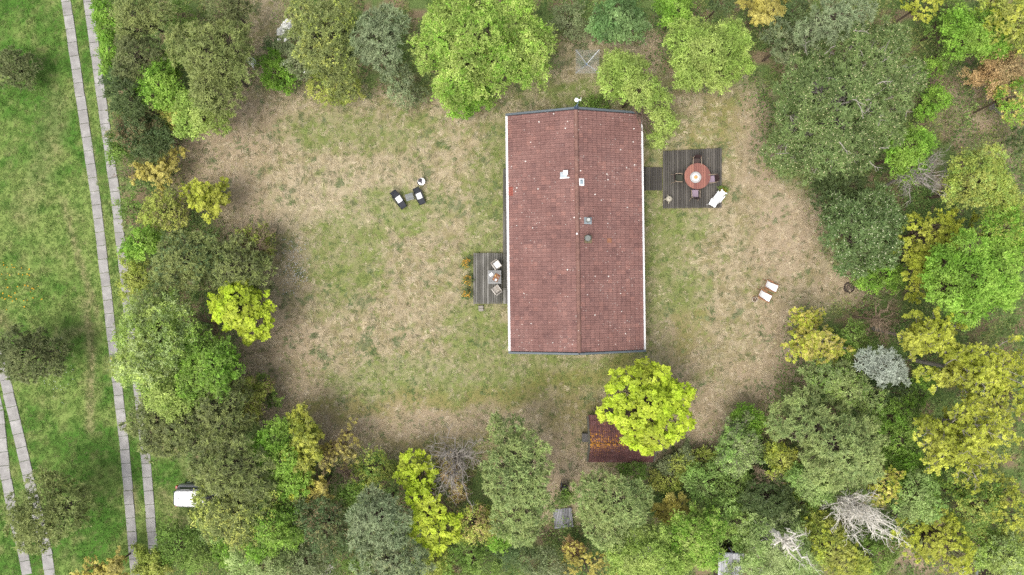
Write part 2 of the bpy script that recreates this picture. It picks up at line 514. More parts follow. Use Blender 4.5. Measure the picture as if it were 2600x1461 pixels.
def tussocks(n, nb, label, name, meadow):
    """grass in clumps: every clump leans one way and has one colour, its blades fan out a little"""
    X, Y = scatter(n)
    z = zones(X, Y)
    w = z['mead'] if meadow else z['lawn'] * (1 - z['mead']) * (1 - 0.42 * z['litter']) * (1 - 0.3 * z['moss'])
    keep = (rng.random(len(X)) < np.clip(w, 0, 1)) & ~blocked(X, Y)
    X, Y = X[keep], Y[keep]; z = {k: v[keep] for k, v in z.items()}
    gcol, gg = ground_colour(X, Y, z)
    n = len(X)
    flow = fbm(X * 0.45, Y * 0.45, 31) * 12 + fbm(X * 1.5, Y * 1.5, 32) * 7
    ang = flow + rng.normal(0, 0.45, n)
    pn = fbm(X * 1.6, Y * 1.6, 51, 3) * .6 + fbm(X * 5, Y * 5, 53, 2) * .4
    if meadow:
        pal = mix(ca(96, 140, 58)[None].repeat(n, 0), ca(160, 184, 100)[None], sstep(.3, .7, pn))
        pal = np.where((rng.random(n) < .07)[:, None], ca(188, 184, 132), pal)
        Lb = rng.uniform(.1, .2, n)
        C = (gcol * .5 + pal * .5) * .92
        flat = (.2, .6)
    else:
        green = np.clip(gg + z['green'] * .5, 0, 1)
        isg = rng.random(n) < .1 + .55 * green + .3 * z['moss']
        st = mix(ca(238, 224, 194)[None].repeat(n, 0), ca(188, 174, 134)[None], rng.random(n))
        gr = mix(ca(132, 154, 84)[None].repeat(n, 0), ca(162, 178, 104)[None], rng.random(n))
        C = np.where(isg[:, None], gr, st)
        C = np.where((rng.random(n) < .1)[:, None], ca(104, 124, 78), C)
        C = gcol * .4 + C * .6
        Lb = np.where(isg, rng.uniform(.12, .26, n), rng.uniform(.2, .46, n) * (1 - .5 * z['green']))
        flat = (.06, .34)
    if not meadow:
        weed = fbm(X * 1.0, Y * 1.0, 71, 2)
        C = np.where((weed > .7)[:, None], C * .35 + ca(104, 130, 78) * .65, C)
    C = C * (rng.uniform(.84, 1.2, n))[:, None] * (1.12 if meadow else 1.25)
    rep = lambda a: np.repeat(a, nb, 0)
    m = n * nb
    a = rep(ang) + rng.normal(0, .3, m)
    L = rep(Lb) * rng.uniform(.6, 1.15, m)
    wd = rng.uniform(.012, .026, m)
    bx = rep(X) + rng.normal(0, .075, m); by = rep(Y) + rng.normal(0, .075, m)
    k = ~blocked(bx, by)
    d = np.stack([np.cos(a), np.sin(a)], 1); s_ = np.stack([-d[:, 1], d[:, 0]], 1)
    zt = L * rng.uniform(*flat, m)
    lv = np.sqrt(np.maximum(L ** 2 - zt ** 2, 1e-4))
    P0 = np.stack([bx, by, gheight(bx, by) + .005], 1)
    V = np.zeros((m, 3, 3))
    V[:, 0] = P0; V[:, 0, :2] -= s_ * wd[:, None]
    V[:, 1] = P0; V[:, 1, :2] += s_ * wd[:, None]
    V[:, 2] = P0; V[:, 2, :2] += d * lv[:, None]; V[:, 2, 2] += .02 + zt
    Cb = rep(C) * rng.uniform(.92, 1.08, m)[:, None]
    V, Cb = V[k], Cb[k]
    tag(link(name, np_mesh(name, V.reshape(-1, 3), 3, M['grass'], np.repeat(Cb, 3, 0))), label, 'grass', kind='stuff')
tussocks(62000, 10, 'long dry straw coloured grass in leaning clumps over the garden lawn', 'lawn_grass', False)
tussocks(110000, 7, 'short green grass of the meadow beside the slab tracks', 'meadow_grass', True)

def flat_leaves(X, Y, size, tilt, zmax, asp=0.6):
    n = len(X)
    a = rng.uniform(0, 2 * math.pi, n)
    L = rng.uniform(size * 0.6, size * 1.3, n)
    d = np.stack([np.cos(a), np.sin(a), rng.normal(0, tilt, n)], 1)
    s = np.stack([-np.sin(a), np.cos(a), rng.normal(0, tilt, n)], 1) * asp
    p = np.stack([X, Y, gheight(X, Y) + rng.uniform(0.015, zmax, n)], 1)
    V = np.stack([p - d * L[:, None] / 2, p + s * L[:, None] / 2, p + d * L[:, None] / 2, p - s * L[:, None] / 2], 1)
    return V.reshape(-1, 3)
X, Y = scatter(75000)
z = zones(X, Y)
k = (rng.random(len(X)) < np.clip(z['litter'] * (1 - z['moss']) * 0.6 + 0.06 * (1 - z['lawn']), 0, 1)) & (z['mead'] < 0.5) & ~blocked(X, Y)
X, Y = X[k], Y[k]; n = len(X)
pal = np.array([ca(226, 204, 184), ca(200, 176, 152), ca(240, 226, 212), ca(172, 140, 112), ca(208, 180, 150)])
C = pal[rng.choice(5, n, p=[.3, .25, .12, .18, .15])] * rng.uniform(0.75, 1.15, n)[:, None]
tag(link('fallen_leaves', np_mesh('fallen_leaves', flat_leaves(X, Y, 0.085, 0.12, 0.045), 4, M['litter'], np.repeat(C, 4, 0))), 'pinkish brown dry leaves strewn under the trees round the lawn', 'leaves', kind='stuff')

X, Y = scatter(330000)
z = zones(X, Y)
cl = fbm(X * 0.8, Y * 0.8, 41)
k = (rng.random(len(X)) < np.clip((1 - z['lawn']) * sstep(0.26, 0.46, cl) * 1.1, 0, 1)) & (z['mead'] < 0.3) & ~blocked(X, Y)
X, Y = X[k], Y[k]; cl = cl[k]; n = len(X)
pal = np.array([ca(142, 178, 92), ca(118, 150, 82), ca(170, 198, 110), ca(150, 160, 98), ca(184, 192, 114)])
hue = np.clip((fbm(X * 0.35, Y * 0.35, 42) - 0.3) * 2.5 * 5, 0, 4.99).astype(int)
pick = np.where(rng.random(n) < 0.6, hue, rng.integers(0, 5, n))
C = pal[pick] * rng.uniform(0.75, 1.2, n)[:, None]
tag(link('undergrowth', np_mesh('undergrowth', flat_leaves(X, Y, 0.15, 0.45, 0.12 + 1.5 * sstep(.35, .7, cl), 0.55), 4, M['leaf'], np.repeat(C, 4, 0))), 'low green plants and brambles under the surrounding trees', 'undergrowth', kind='stuff')

def flowers(name, label, cx, cy, rx, ry, n, cols, size, cat='flowers'):
    a = rng.uniform(0, 2 * math.pi, n); r = np.sqrt(rng.random(n)) * (0.5 + 0.5 * rng.random(n))
    px, py = cx + np.cos(a) * r * rx, cy + np.sin(a) * r * ry
    X, Y = (px * DK - 1300) * CAM_H / F, (730.5 - py * DK) * CAM_H / F
    C = np.array(cols)[rng.integers(0, len(cols), n)]
    V = flat_leaves(X, Y, size, 0.2, 0.16, 0.8); V[:, 2] += 0.05
    return tag(link(name, np_mesh(name, V, 4, M['litter'], np.repeat(C, 4, 0))), label, cat, kind='stuff')
flowers('white_flowers', 'small white flowers in the grass at the left edge of the lawn', 738, 665, 45, 95, 190, [ca(235, 235, 230), ca(215, 220, 215)], 0.075)
flowers('dandelions', 'orange yellow dandelions scattered in the green meadow at the left', 35, 720, 95, 80, 46, [ca(250, 190, 40)], 0.11)
flowers('daisies', 'tiny pale daisies in the dark grass beside the meadow pines', 150, 930, 60, 90, 60, [ca(215, 225, 215)], 0.06)

# ------------------------------------------------------------------ house
EAVE, RIDGE = 2.5, 4.06
HW, HL = 4.6, 8.02
house = thing('house', 'long bungalow with a brown red tiled gable roof in the middle of the lawn', 'house', (HOUSE_C.x, HOUSE_C.y, 0), math.radians(0.75))
SL = math.atan2(RIDGE - EAVE - 0.1, HW - 0.13)
def tile_mat(name, base, dark, pale, moss_amt=1.0, lichen=(0.8, 0.78, 0.74), wear_lap_shade=True):
    m, nt, nd, ln, p = mat_new(name)
    v = scaled(nd, ln, 1, 1, 1, 'world')
    nbig = noise(nd, ln, 0.5, 4, v); nmid = noise(nd, ln, 5, 5, v, 0.7); nf = noise(nd, ln, 28, 4, v, 0.7)
    r = ramp(nd, [(0.33, dark), (0.5, base), (0.68, pale)])
    mx = nd.new('ShaderNodeMath'); mx.operation = 'MULTIPLY_ADD'; mx.inputs[1].default_value = 0.5
    ln.new(nbig.outputs[0], mx.inputs[0])
    m2 = nd.new('ShaderNodeMath'); m2.operation = 'MULTIPLY'; m2.inputs[1].default_value = 0.5
    ln.new(nmid.outputs[0], m2.inputs[0]); ln.new(m2.outputs[0], mx.inputs[2])
    ln.new(mx.outputs[0], r.inputs[0])
    # each tile its own firing: value from a cell of the laid pattern
    vt = nd.new('ShaderNodeTexWhiteNoise'); vt.noise_dimensions = '3D'
    oi = nd.new('ShaderNodeAttribute'); oi.attribute_name = 'shade'
    ob = nd.new('ShaderNodeObjectInfo')
    ad = nd.new('ShaderNodeMath'); ad.operation = 'ADD'
    ln.new(oi.outputs['Fac'], ad.inputs[0]); ln.new(ob.outputs['Random'], ad.inputs[1])
    fr = nd.new('ShaderNodeMath'); fr.operation = 'FRACT'; ln.new(ad.outputs[0], fr.inputs[0])
    rt = ramp(nd, [(0.0, (0.80, 0.80, 0.82)), (0.12, (0.93, 0.93, 0.93)), (0.85, (1.05, 1.04, 1.03)), (1.0, (1.2, 1.15, 1.1))])
    ln.new(fr.outputs[0], rt.inputs[0])
    c = mixc(nd, ln, 1.0, r.outputs[0], rt.outputs[0], 'MULTIPLY')
    # rubbed pale roll tops, shade under the laps painted into the colour
    we = nd.new('ShaderNodeAttribute'); we.attribute_name = 'wear_lap_shade'
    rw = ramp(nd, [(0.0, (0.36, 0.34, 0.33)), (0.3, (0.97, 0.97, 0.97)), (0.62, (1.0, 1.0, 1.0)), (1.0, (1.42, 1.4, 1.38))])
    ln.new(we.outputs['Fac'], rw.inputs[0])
    if wear_lap_shade: c = mixc(nd, ln, 1.0, c, rw.outputs[0], 'MULTIPLY')
    # dark moss and pale lichen specks
    rm = ramp(nd, [(0.60, (0, 0, 0)), (0.68, (1, 1, 1))])
    ln.new(nf.outputs[0], rm.inputs[0])
    k = nd.new('ShaderNodeMath'); k.operation = 'MULTIPLY'; k.inputs[1].default_value = 0.22 * moss_amt
    ln.new(rm.outputs[0], k.inputs[0])
    c = mixc(nd, ln, k.outputs[0], c, rgb(70, 52, 44))
    for sc, th, col, gate in ((2.2, 0.12, (lichen[0] * .85, lichen[1] * .84, lichen[2] * .82), 0.56), (6.0, 0.2, (lichen[0] * .62, lichen[1] * .58, lichen[2] * .55), 0.585)):
        vo = nd.new('ShaderNodeTexVoronoi'); vo.inputs['Scale'].default_value = sc; vo.inputs['Randomness'].default_value = 1.0
        ln.new(v, vo.inputs['Vector'])
        d = ramp(nd, [(th * 0.6, (1, 1, 1)), (th, (0, 0, 0))])
        ln.new(vo.outputs['Distance'], d.inputs[0])
        sx = nd.new('ShaderNodeSeparateColor'); ln.new(vo.outputs['Color'], sx.inputs[0])
        g0 = nd.new('ShaderNodeMath'); g0.operation = 'MULTIPLY_ADD'; g0.inputs[1].default_value = 0.45
        ln.new(sx.outputs[0], g0.inputs[0])
        g1 = nd.new('ShaderNodeMath'); g1.operation = 'MULTIPLY'; g1.inputs[1].default_value = 0.75
        ln.new(nbig.outputs[0], g1.inputs[0]); ln.new(g1.outputs[0], g0.inputs[2])
        gt = nd.new('ShaderNodeMath'); gt.operation = 'GREATER_THAN'; gt.inputs[1].default_value = gate + 0.13
        ln.new(g0.outputs[0], gt.inputs[0])
        kk = nd.new('ShaderNodeMath'); kk.operation = 'MULTIPLY'
        ln.new(d.outputs[0], kk.inputs[0]); ln.new(gt.outputs[0], kk.inputs[1])
        c = mixc(nd, ln, kk.outputs[0], c, col)
    ln.new(c, p.inputs['Base Color'])
    p.inputs['Roughness'].default_value = 0.75; p.inputs['Specular IOR Level'].default_value = 0.25
    return m
M['tile'] = tile_mat('roof_tile', rgb(150, 113, 106), rgb(132, 97, 91), rgb(164, 127, 119))
M['red_tile'] = worn('red_tile', rgb(172, 98, 84), .2, 8, .7)
M['tan_tile'] = worn('tan_tile', rgb(176, 124, 96), .15, 8, .7)
M['trim'] = worn('slate_blue_trim', rgb(112, 122, 128), 0.15, 5, 0.5)
M['white'] = worn('white_plastic', (0.8, 0.8, 0.8), 0.04, 5, 0.4, 0.4)
M['wall'] = worn('white_render', (0.62, 0.61, 0.58), 0.08, 3, 0.9, 0.1)
M['zinc'] = worn('zinc', rgb(190, 202, 208), 0.12, 14, 0.4, 0.5, 0.3)
M['greypipe'] = worn('grey_pipe', rgb(138, 142, 136), 0.15, 14, 0.6)
M['glass'] = worn('glass', (0.05, 0.06, 0.07), 0.1, 3, 0.08, 0.6)
M['dark'] = worn('dark_underlay', (0.03, 0.026, 0.024), 0.2, 5, 0.9, 0.1)

# walls with the openings' frames on them
wx, wy = 3.75, 7.5
w = MB().prism([(-wx, -wy), (wx, -wy), (wx, wy), (-wx, wy)], -0.2, EAVE + 0.05)
gb = EAVE + 0.05
for sy in (-1, 1):
    y0, y1 = sorted((sy * wy, sy * (wy - 0.2)))
    w.add([(-wx, y0, gb), (wx, y0, gb), (0, y0, RIDGE - 0.2), (-wx, y1, gb), (wx, y1, gb), (0, y1, RIDGE - 0.2)],
          [(0, 1, 2), (5, 4, 3), (0, 3, 4, 1), (1, 4, 5, 2), (2, 5, 3, 0)])
w.build('wall', M['wall'], house)
def opening(kind, side, y, wdt, z0, h):
    x = side * (wx + 0.02)
    fr = MB().box((x, y, z0 + h / 2), (0.08, wdt, h)).build(kind, M['white'], house)
    MB().box((x + side * 0.045, y, z0 + h / 2), (0.02, wdt - 0.16, h - 0.16)).build('pane', M['glass'], fr)
    if kind == 'door':
        MB().box((x + side * 0.08, y + wdt / 2 - 0.06, z0 + 1.05), (0.05, 0.03, 0.14)).build('handle', M['zinc'], fr)
    else:
        MB().box((x + side * 0.07, y, z0 - 0.03), (0.16, wdt + 0.1, 0.04)).build('sill', M['white'], fr)
for y in (5.2, -6.2): opening('window', -1, y, 1.3, 0.95, 1.15)
opening('window', -1, -0.6, 1.6, 0.95, 1.15); opening('door', -1, 1.8, 1.7, 0.3, 2.05); opening('door', -1, -3.4, 1.7, 0.3, 2.05)
for y in (6.0, -1.5, -5.0): opening('window', 1, y, 1.3, 0.95, 1.15)
opening('door', 1, 3.4, 1.7, 0.3, 2.05)

# roof: dark underlay slabs, tiles, ridge tiles
ru = MB()
hw, hl = HW - 0.16, HL - 0.06
ze, zr = EAVE - 0.02, RIDGE - 0.08
ru.add([(-hw, -hl, ze), (0, -hl, zr), (hw, -hl, ze), (hw, -hl, ze - 0.12), (0, -hl, zr - 0.12), (-hw, -hl, ze - 0.12),
        (-hw, hl, ze), (0, hl, zr), (hw, hl, ze), (hw, hl, ze - 0.12), (0, hl, zr - 0.12), (-hw, hl, ze - 0.12)],
       [(0, 1, 7, 6), (1, 2, 8, 7), (2, 3, 9, 8), (3, 4, 10, 9), (4, 5, 11, 10), (5, 0, 6, 11), (0, 5, 4, 1), (1, 4, 3, 2), (6, 7, 10, 11), (7, 8, 9, 10)])
roof = ru.build('roof', M['dark'], house)
def tile_geom(width, gauge, roll=0.034, lift=0.034):
    """one double-roll tile: x runs down the slope from its head (0), y across, z up"""
    yy = [0, .035, .075, .115, .15, .185, .225, .265, .296]
    hh = [0, .1, 1, .1, 0, .1, 1, .1, 0]
    yy = [y * width / 0.3 for y in yy]
    L = gauge + 0.05
    vs, fs = [], []
    n = len(yy)
    for x, z in ((0, 0.0), (0.115, lift * 0.115 / L), (L, lift)):
        for y, h in zip(yy, hh): vs.append((x, y - width / 2, z + h * roll))
    for y, h in zip(yy, hh): vs.append((L - 0.004, y - width / 2, -0.004))
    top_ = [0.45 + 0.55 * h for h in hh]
    wr = [0.0] * n + top_ + top_ + [0.0] * n  # zero at head and lip: lap shade painted into the tile colour
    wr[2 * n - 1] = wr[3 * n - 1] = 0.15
    for i in range(n - 1):
        for k in range(3): fs.append((k * n + i, (k + 1) * n + i, (k + 1) * n + i + 1, k * n + i + 1))
    return vs, fs, wr
def add_wear_lap_shade(me, w):
    at = me.attributes.new('wear_lap_shade', 'FLOAT', 'POINT'); at.data.foreach_set('value', np.array(w, np.float32))
def lay_tiles(root, slopes, width, gauge, rows, y0, ncol, mat, limit, seed, lift0=0.015, special=()):
    """slopes: (head x, head z, direction, angle); the `limit` tiles nearest the camera are objects, the rest one mesh"""
    rr = random.Random(seed)
    vs, fs, wr = tile_geom(width, gauge)
    me = bpy.data.meshes.new('tile'); me.from_pydata(vs, [], fs); me.materials.append(mat); add_wear_lap_shade(me, wr)
    allp = []
    rootm = root.matrix_world if root.parent is None else root.parent.matrix_basis @ root.matrix_basis
    for hx, hz, sg, ang in slopes:
        for r in range(rows):
            for cidx in range(ncol):
                s = r * gauge
                x = hx + sg * s * math.cos(ang); z = hz - s * math.sin(ang)
                y = y0 + (cidx + 0.5) * width
                R = Matrix.Rotation(0 if sg > 0 else math.pi, 4, 'Z') @ Matrix.Rotation(ang + rr.uniform(-.004, .004), 4, 'Y') @ Matrix.Rotation(rr.uniform(-.006, .006), 4, 'Z')
                T = Matrix.Translation((x, y, z + lift0 + rr.uniform(-.003, .003))) @ R
                q = rootm @ Vector((x, y, z))
                up = (rootm.to_3x3() @ T.to_3x3()) @ Vector((0, 0, 1))
                dv = Vector((0, 0, CAM_H)) - q
                allp.append((-(up.dot(dv.normalized())) / dv.length_squared, len(allp), T))
    allp.sort(key=lambda t: t[:2])
    for px, py, m2, lab in special:
        best = min(allp, key=lambda t: (rootm @ t[2].translation - W(px, py, (rootm @ t[2].translation).z)).length)
        allp.remove(best)
        me3 = me.copy(); me3.materials[0] = m2
        o = link('tile', me3, root); o.matrix_local = best[2]; o['label'] = lab
        limit -= 1
    for _, _, T in allp[:limit]:
        o = link('tile', me, root); o.matrix_local = T
    rest = allp[limit:]
    if rest:
        base = np.array(vs); V = []; Fc = []
        nv = len(vs)
        for k, (_, _, T) in enumerate(rest):
            A = np.array(T)
            V.append(base @ A[:3, :3].T + A[:3, 3])
            Fc += [tuple(i + k * nv for i in f) for f in fs]
        V = np.concatenate(V)
        me2 = bpy.data.meshes.new('tile_field')
        me2.from_pydata(V.tolist(), [], Fc)
        at = me2.attributes.new('shade', 'FLOAT', 'POINT')
        at.data.foreach_set('value', np.repeat(np.random.default_rng(seed).random(len(rest)), nv).astype(np.float32))
        me2.materials.append(mat); add_wear_lap_shade(me2, wr * len(rest))
        tag(link('tile_field', me2, root), kind='stuff')
ncol = 53
tw = (2 * HL - 0.3) / ncol
ty0 = -ncol * tw / 2
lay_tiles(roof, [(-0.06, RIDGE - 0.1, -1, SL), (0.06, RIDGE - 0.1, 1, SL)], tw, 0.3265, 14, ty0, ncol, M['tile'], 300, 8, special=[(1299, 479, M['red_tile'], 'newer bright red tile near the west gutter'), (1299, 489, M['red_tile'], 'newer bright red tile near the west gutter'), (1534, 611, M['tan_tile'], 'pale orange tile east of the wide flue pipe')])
# ridge tiles: half round caps, each overlapping the next
rt = MB()
nseg = 8
for (y, r) in ((0, 0.145), (0.40, 0.125)):
    for k in range(nseg + 1):
        a_ = math.pi * (k / nseg)
        rt.v.append((math.cos(a_) * r * 1.0, y, math.sin(a_) * r * 0.8))
for k in range(nseg): rt.f.append((k, k + 1, nseg + 2 + k, nseg + 1 + k))
for (y, r0) in ((0, 0.145),):
    b0 = len(rt.v)
    for k in range(nseg + 1):
        a_ = math.pi * (k / nseg)
        rt.v.append((math.cos(a_) * 0.115, y, math.sin(a_) * 0.092))
    for k in range(nseg): rt.f.append((k, b0 + k, b0 + k + 1, k + 1))
M['ridge'] = tile_mat('ridge_tile', rgb(148, 112, 101), rgb(124, 92, 85), rgb(164, 128, 115), 1.3, wear_lap_shade=False)
rme = rt.mesh('ridge_tile', M['ridge'], True)
rr = random.Random(4)
nr = 42
for i in range(nr):
    link('ridge_tile', rme, roof, (rr.uniform(-.008, .008), -HL + 0.14 + i * (2 * HL - 0.3) / nr, RIDGE - 0.07 + rr.uniform(-.006, .006)), (0, 0, rr.uniform(-.02, .02)))
# barge boards, gutters, fascia
for sy in (-1, 1):
    for sx in (-1, 1):
        b = MB().bar((sx * (HW - 0.02), sy * (HL - 0.05), EAVE - 0.03), (sx * 0.02, sy * (HL - 0.05), RIDGE - 0.01), 0.14, 0.2)
        b.build('barge_board', M['trim'], house)
MB().box((0, HL - 0.06, RIDGE + 0.02), (0.26, 0.2, 0.16)).build('ridge_cap', worn('blue_black_cap', rgb(58, 70, 88), 0.2, 8), house)
for sx in (-1, 1):
    x0, x1 = sx * (HW - 0.14), sx * HW
    g = MB()
    L = 2 * (HL - 0.13)
    xm = (x0 + x1) / 2
    g.box((xm, 0, EAVE - 0.1), (0.15, L, 0.02)); g.box((x0, 0, EAVE - 0.075), (0.018, L, 0.07)); g.box((x1, 0, EAVE - 0.075), (0.018, L, 0.07))
    gt = g.build('gutter', M['white'], house)
    for k in range(9):
        MB().box((xm, -7.2 + k * 1.8, EAVE - 0.05), (0.12, 0.03, 0.012)).build('bracket', M['white'], gt)
    dp = sx * (HW - 0.07)
    MB().tube([(dp, -HL + 0.4, EAVE - 0.15), (sx * (wx + 0.08), -HL + 0.6, EAVE - 0.55), (sx * (wx + 0.08), -HL + 0.6, 0.05)], 0.04).build('downpipe', M['white'], house)
# things on the roof, in house coordinates
def on_roof(px, py, lift=0.0):
    z = 3.6
    hi = house.matrix_basis.inverted()
    for _ in range(6):
        q = hi @ W(px, py, z)
        z = RIDGE - abs(q.x) * math.tan(SL) - 0.02 + lift
    return hi @ W(px, py, z)
def slope_m(x, dz=0.0):
    return Matrix.Rotation(SL if x > 0 else -SL, 3, 'Y')
q = on_roof(1431, 445)
b = MB().box(q + Vector((0, 0.02, .02)), (0.46, 0.36, 0.03), m=slope_m(q.x)); vb = b.build('vent_box', M['zinc'], house)
b = MB().box(on_roof(1433.8, 440) + Vector((0.03, 0, 0.2)), (0.31, 0.28, 0.34)); b.build('vent_hood', M['white'], vb)
q = on_roof(1433.5, 452)
MB().box(q + Vector((0, 0, .03)), (0.62, 0.08, 0.03), m=slope_m(q.x)).build('flashing', M['white'], vb)
q = on_roof(1476.6, 463)
sk = MB().box(q + Vector((0, 0, .03)), (0.34, 0.46, 0.06), m=slope_m(q.x)).build('roof_hatch', M['white'], house)
MB().box(q + Vector((0, 0.02, .065)), (0.22, 0.3, 0.02), m=slope_m(q.x)).build('pane', worn('milky_pane', rgb(176, 196, 205), .1, 6, .3), sk)
MB().tube([q + Vector((-.05, .1, .08)), q + Vector((.0, .1, .09))], 0.02).build('latch', M['dark'], sk)
q = on_roof(1492.7, 560.8)
vp = MB().box(q + Vector((0, 0, .025)), (0.52, 0.44, 0.025), m=slope_m(q.x)).build('vent_plate', M['zinc'], house)
MB().lathe([(0.17, 0), (0.155, 0.12), (0.15, 0.34), (0.165, 0.36), (0.165, 0.4), (0.05, 0.43), (0, 0.43)], q + Vector((0, 0.03, 0)), 20).build('vent_pipe', M['greypipe'], vp, True)
MB().lathe([(0.11, 0.43), (0.11, 0.45), (0, 0.452)], q + Vector((0, 0.03, 0)), 20).build('cap', worn('pale_cap', rgb(205, 208, 204), .1, 10), vp)
q = on_roof(1491.4, 606)
fl = MB().box(q + Vector((0.05, -0.05, .03)), (0.5, 0.5, 0.03), m=slope_m(q.x)).build('flue_plate', worn('olive_lead', rgb(140, 126, 96), .25, 8), house)
MB().lathe([(0.21, 0), (0.2, 0.3), (0.215, 0.31), (0.215, 0.36), (0.19, 0.38), (0, 0.39)], q, 24).build('flue_pipe', worn('flue', rgb(112, 116, 110), .2, 10, .5), fl, True)
MB().lathe([(0.17, 0.39), (0.165, 0.41), (0, 0.415)], q, 24).build('cap', M['greypipe'], fl)
q = house.matrix_basis.inverted() @ W(1465, 594, RIDGE + 0.05)
MB().lathe([(0.06, 0), (0.06, 0.03), (0.025, 0.05), (0, 0.06)], (q.x, q.y, RIDGE + 0.04), 10).build('ridge_bolt', M['white'], house)

# aerial on the north end of the ridge
hn = house.matrix_basis @ Vector((0, HL - 0.02, 0))
ant = thing('dish_aerial', 'small white dish on a thin mast at the north end of the house ridge', 'satellite dish', (hn.x, hn.y, RIDGE))
MB().tube([(0, 0, 0), (0.02, 0.03, 1.0), (0.03, 0.05, 1.75)], 0.022).build('mast', worn('pale_blue_steel', rgb(150, 178, 205), .1, 8, .4), ant)
for s in (-1, 1):
    MB().tube([(s * 0.14, 0.02, 0.02), (0.01, 0.02, 0.7)], 0.016, 6).build('strut', worn('blue_steel', rgb(120, 150, 190), .1, 8, .4), ant)
ds = MB().lathe([(0.0, -0.03), (0.07, -0.02), (0.12, 0.0), (0.135, 0.03), (0.12, 0.05), (0.0, 0.055)], (-0.13, 0.03, 1.72), 20).build('dish', M['white'], ant, True)
MB().tube([(-0.02, 0.03, 1.74), (0.12, 0.02, 1.76)], 0.025, 6).build('feed_arm', M['white'], ant)
MB().tube([(0.12, -0.06, 1.78), (0.15, 0.16, 1.8)], 0.014, 6).build('crossbar', M['white'], ant)

# ------------------------------------------------------------------ wooden decks
def plank_mat(name, cols, grain=26, seed=0):
    m, nt, nd, ln, p = mat_new(name)
    v = scaled(nd, ln, 1, 0.06, 1, 'world')
    n1 = noise(nd, ln, grain, 4, v, 0.7)
    n2 = noise(nd, ln, 1.4, 4, scaled(nd, ln, 1, 0.5, 1, 'world'))
    oi = nd.new('ShaderNodeObjectInfo')
    s = nd.new('ShaderNodeMath'); s.operation = 'MULTIPLY_ADD'; s.inputs[1].default_value = 0.3; s.inputs[2].default_value = 0.02
    ln.new(oi.outputs['Random'], s.inputs[0]); 
    s2 = nd.new('ShaderNodeMath'); s2.operation = 'MULTIPLY_ADD'; s2.inputs[1].default_value = 0.45
    ln.new(n1.outputs[0], s2.inputs[0]); ln.new(s.outputs[0], s2.inputs[2])
    s3 = nd.new('ShaderNodeMath'); s3.operation = 'MULTIPLY_ADD'; s3.inputs[1].default_value = 0.5; 
    ln.new(n2.outputs[0], s3.inputs[0]); ln.new(s2.outputs[0], s3.inputs[2])
    r = ramp(nd, [(0.42, cols[0]), (0.65, cols[1]), (0.85, cols[2])])
    ln.new(s3.outputs[0], r.inputs[0]); ln.new(r.outputs[0], p.inputs['Base Color'])
    p.inputs['Roughness'].default_value = 0.8; p.inputs['Specular IOR Level'].default_value = 0.2
    return m
M['deck_e'] = plank_mat('weathered_deck', (rgb(78, 74, 70), rgb(98, 94, 89), rgb(124, 119, 112)))
M['deck_w'] = plank_mat('silvered_deck', (rgb(96, 94, 88), rgb(122, 119, 112), rgb(168, 165, 158)))
M['joist'] = worn('joist', rgb(60, 54, 46), 0.2, 8, 0.9)
def deck(name, label, x0, y0, x1, y1, top, n, mat, ends, seed, extra=None):
    """boards run north-south; x0..y1 in photograph pixels at the deck's height"""
    rr = random.Random(seed)
    a = W(x0, y1, top); b = W(x1, y0, top)
    d = thing(name, label, 'deck', (a.x, a.y, 0), extra or 0)
    wdt = (b.x - a.x) / n; Ly = b.y - a.y
    for i in range(n):
        e0, e1 = ends(i / (n - 1))
        l0 = e0 + rr.uniform(-.01, .01); l1 = Ly + e1 + rr.uniform(-.015, .015)
        bw = wdt - 0.024
        MB().box(((i + .5) * wdt, (l0 + l1) / 2, top - 0.014 + rr.uniform(-.003, .003)), (bw, l1 - l0, 0.028)).build('board', mat, d)
    for f in (0.06, 0.36, 0.66, 0.94):
        MB().box(((b.x - a.x) / 2, Ly * f, top - 0.09), (b.x - a.x - 0.06, 0.07, 0.12)).build('joist', M['joist'], d)
    return d
deck('wooden_deck', 'square dark wooden deck on the east side with a round table on it', 1683, 384, 1833, 529, 0.22, 26, M['deck_e'],
     lambda t: (-0.02 + 0.05 * t, 0.0 + 0.22 * t), 11)
deck('wooden_walkway', 'short dark boardwalk joining the house to the square east deck', 1622, 425, 1681.5, 484.5, 0.18, 10, M['deck_e'], lambda t: (0.02, 0.03 - 0.05 * t), 12)
deck('wooden_terrace', 'silvery wooden terrace along the west wall with a small square table', 1201.5, 643, 1276, 772, 0.3, 13, M['deck_w'], lambda t: (0, 0), 13)
st = thing('board_strip', 'narrow board strip along the west wall north of the terrace', 'deck', W(1277, 772, 0.3).xy.to_3d())
rr = random.Random(3)
for i in range(3):
    for (ya, yb) in ((772, 731), (730.5, 643.5), (643, 536), (535.5, 429)):
        p0 = W(1277, ya, .29) - st.location; p1 = W(1277, yb, .29) - st.location
        MB().box(((i + .5) * 0.2, (p0.y + p1.y) / 2, 0.275), (0.188, p1.y - p0.y - 0.01, 0.03)).build('board', M['deck_w'], st)
    MB().box((0.08 + i * 0.2, (W(1277, 600, 0).y - st.location.y), 0.18), (0.06, 8.5, 0.14)).build('joist', M['joist'], st)

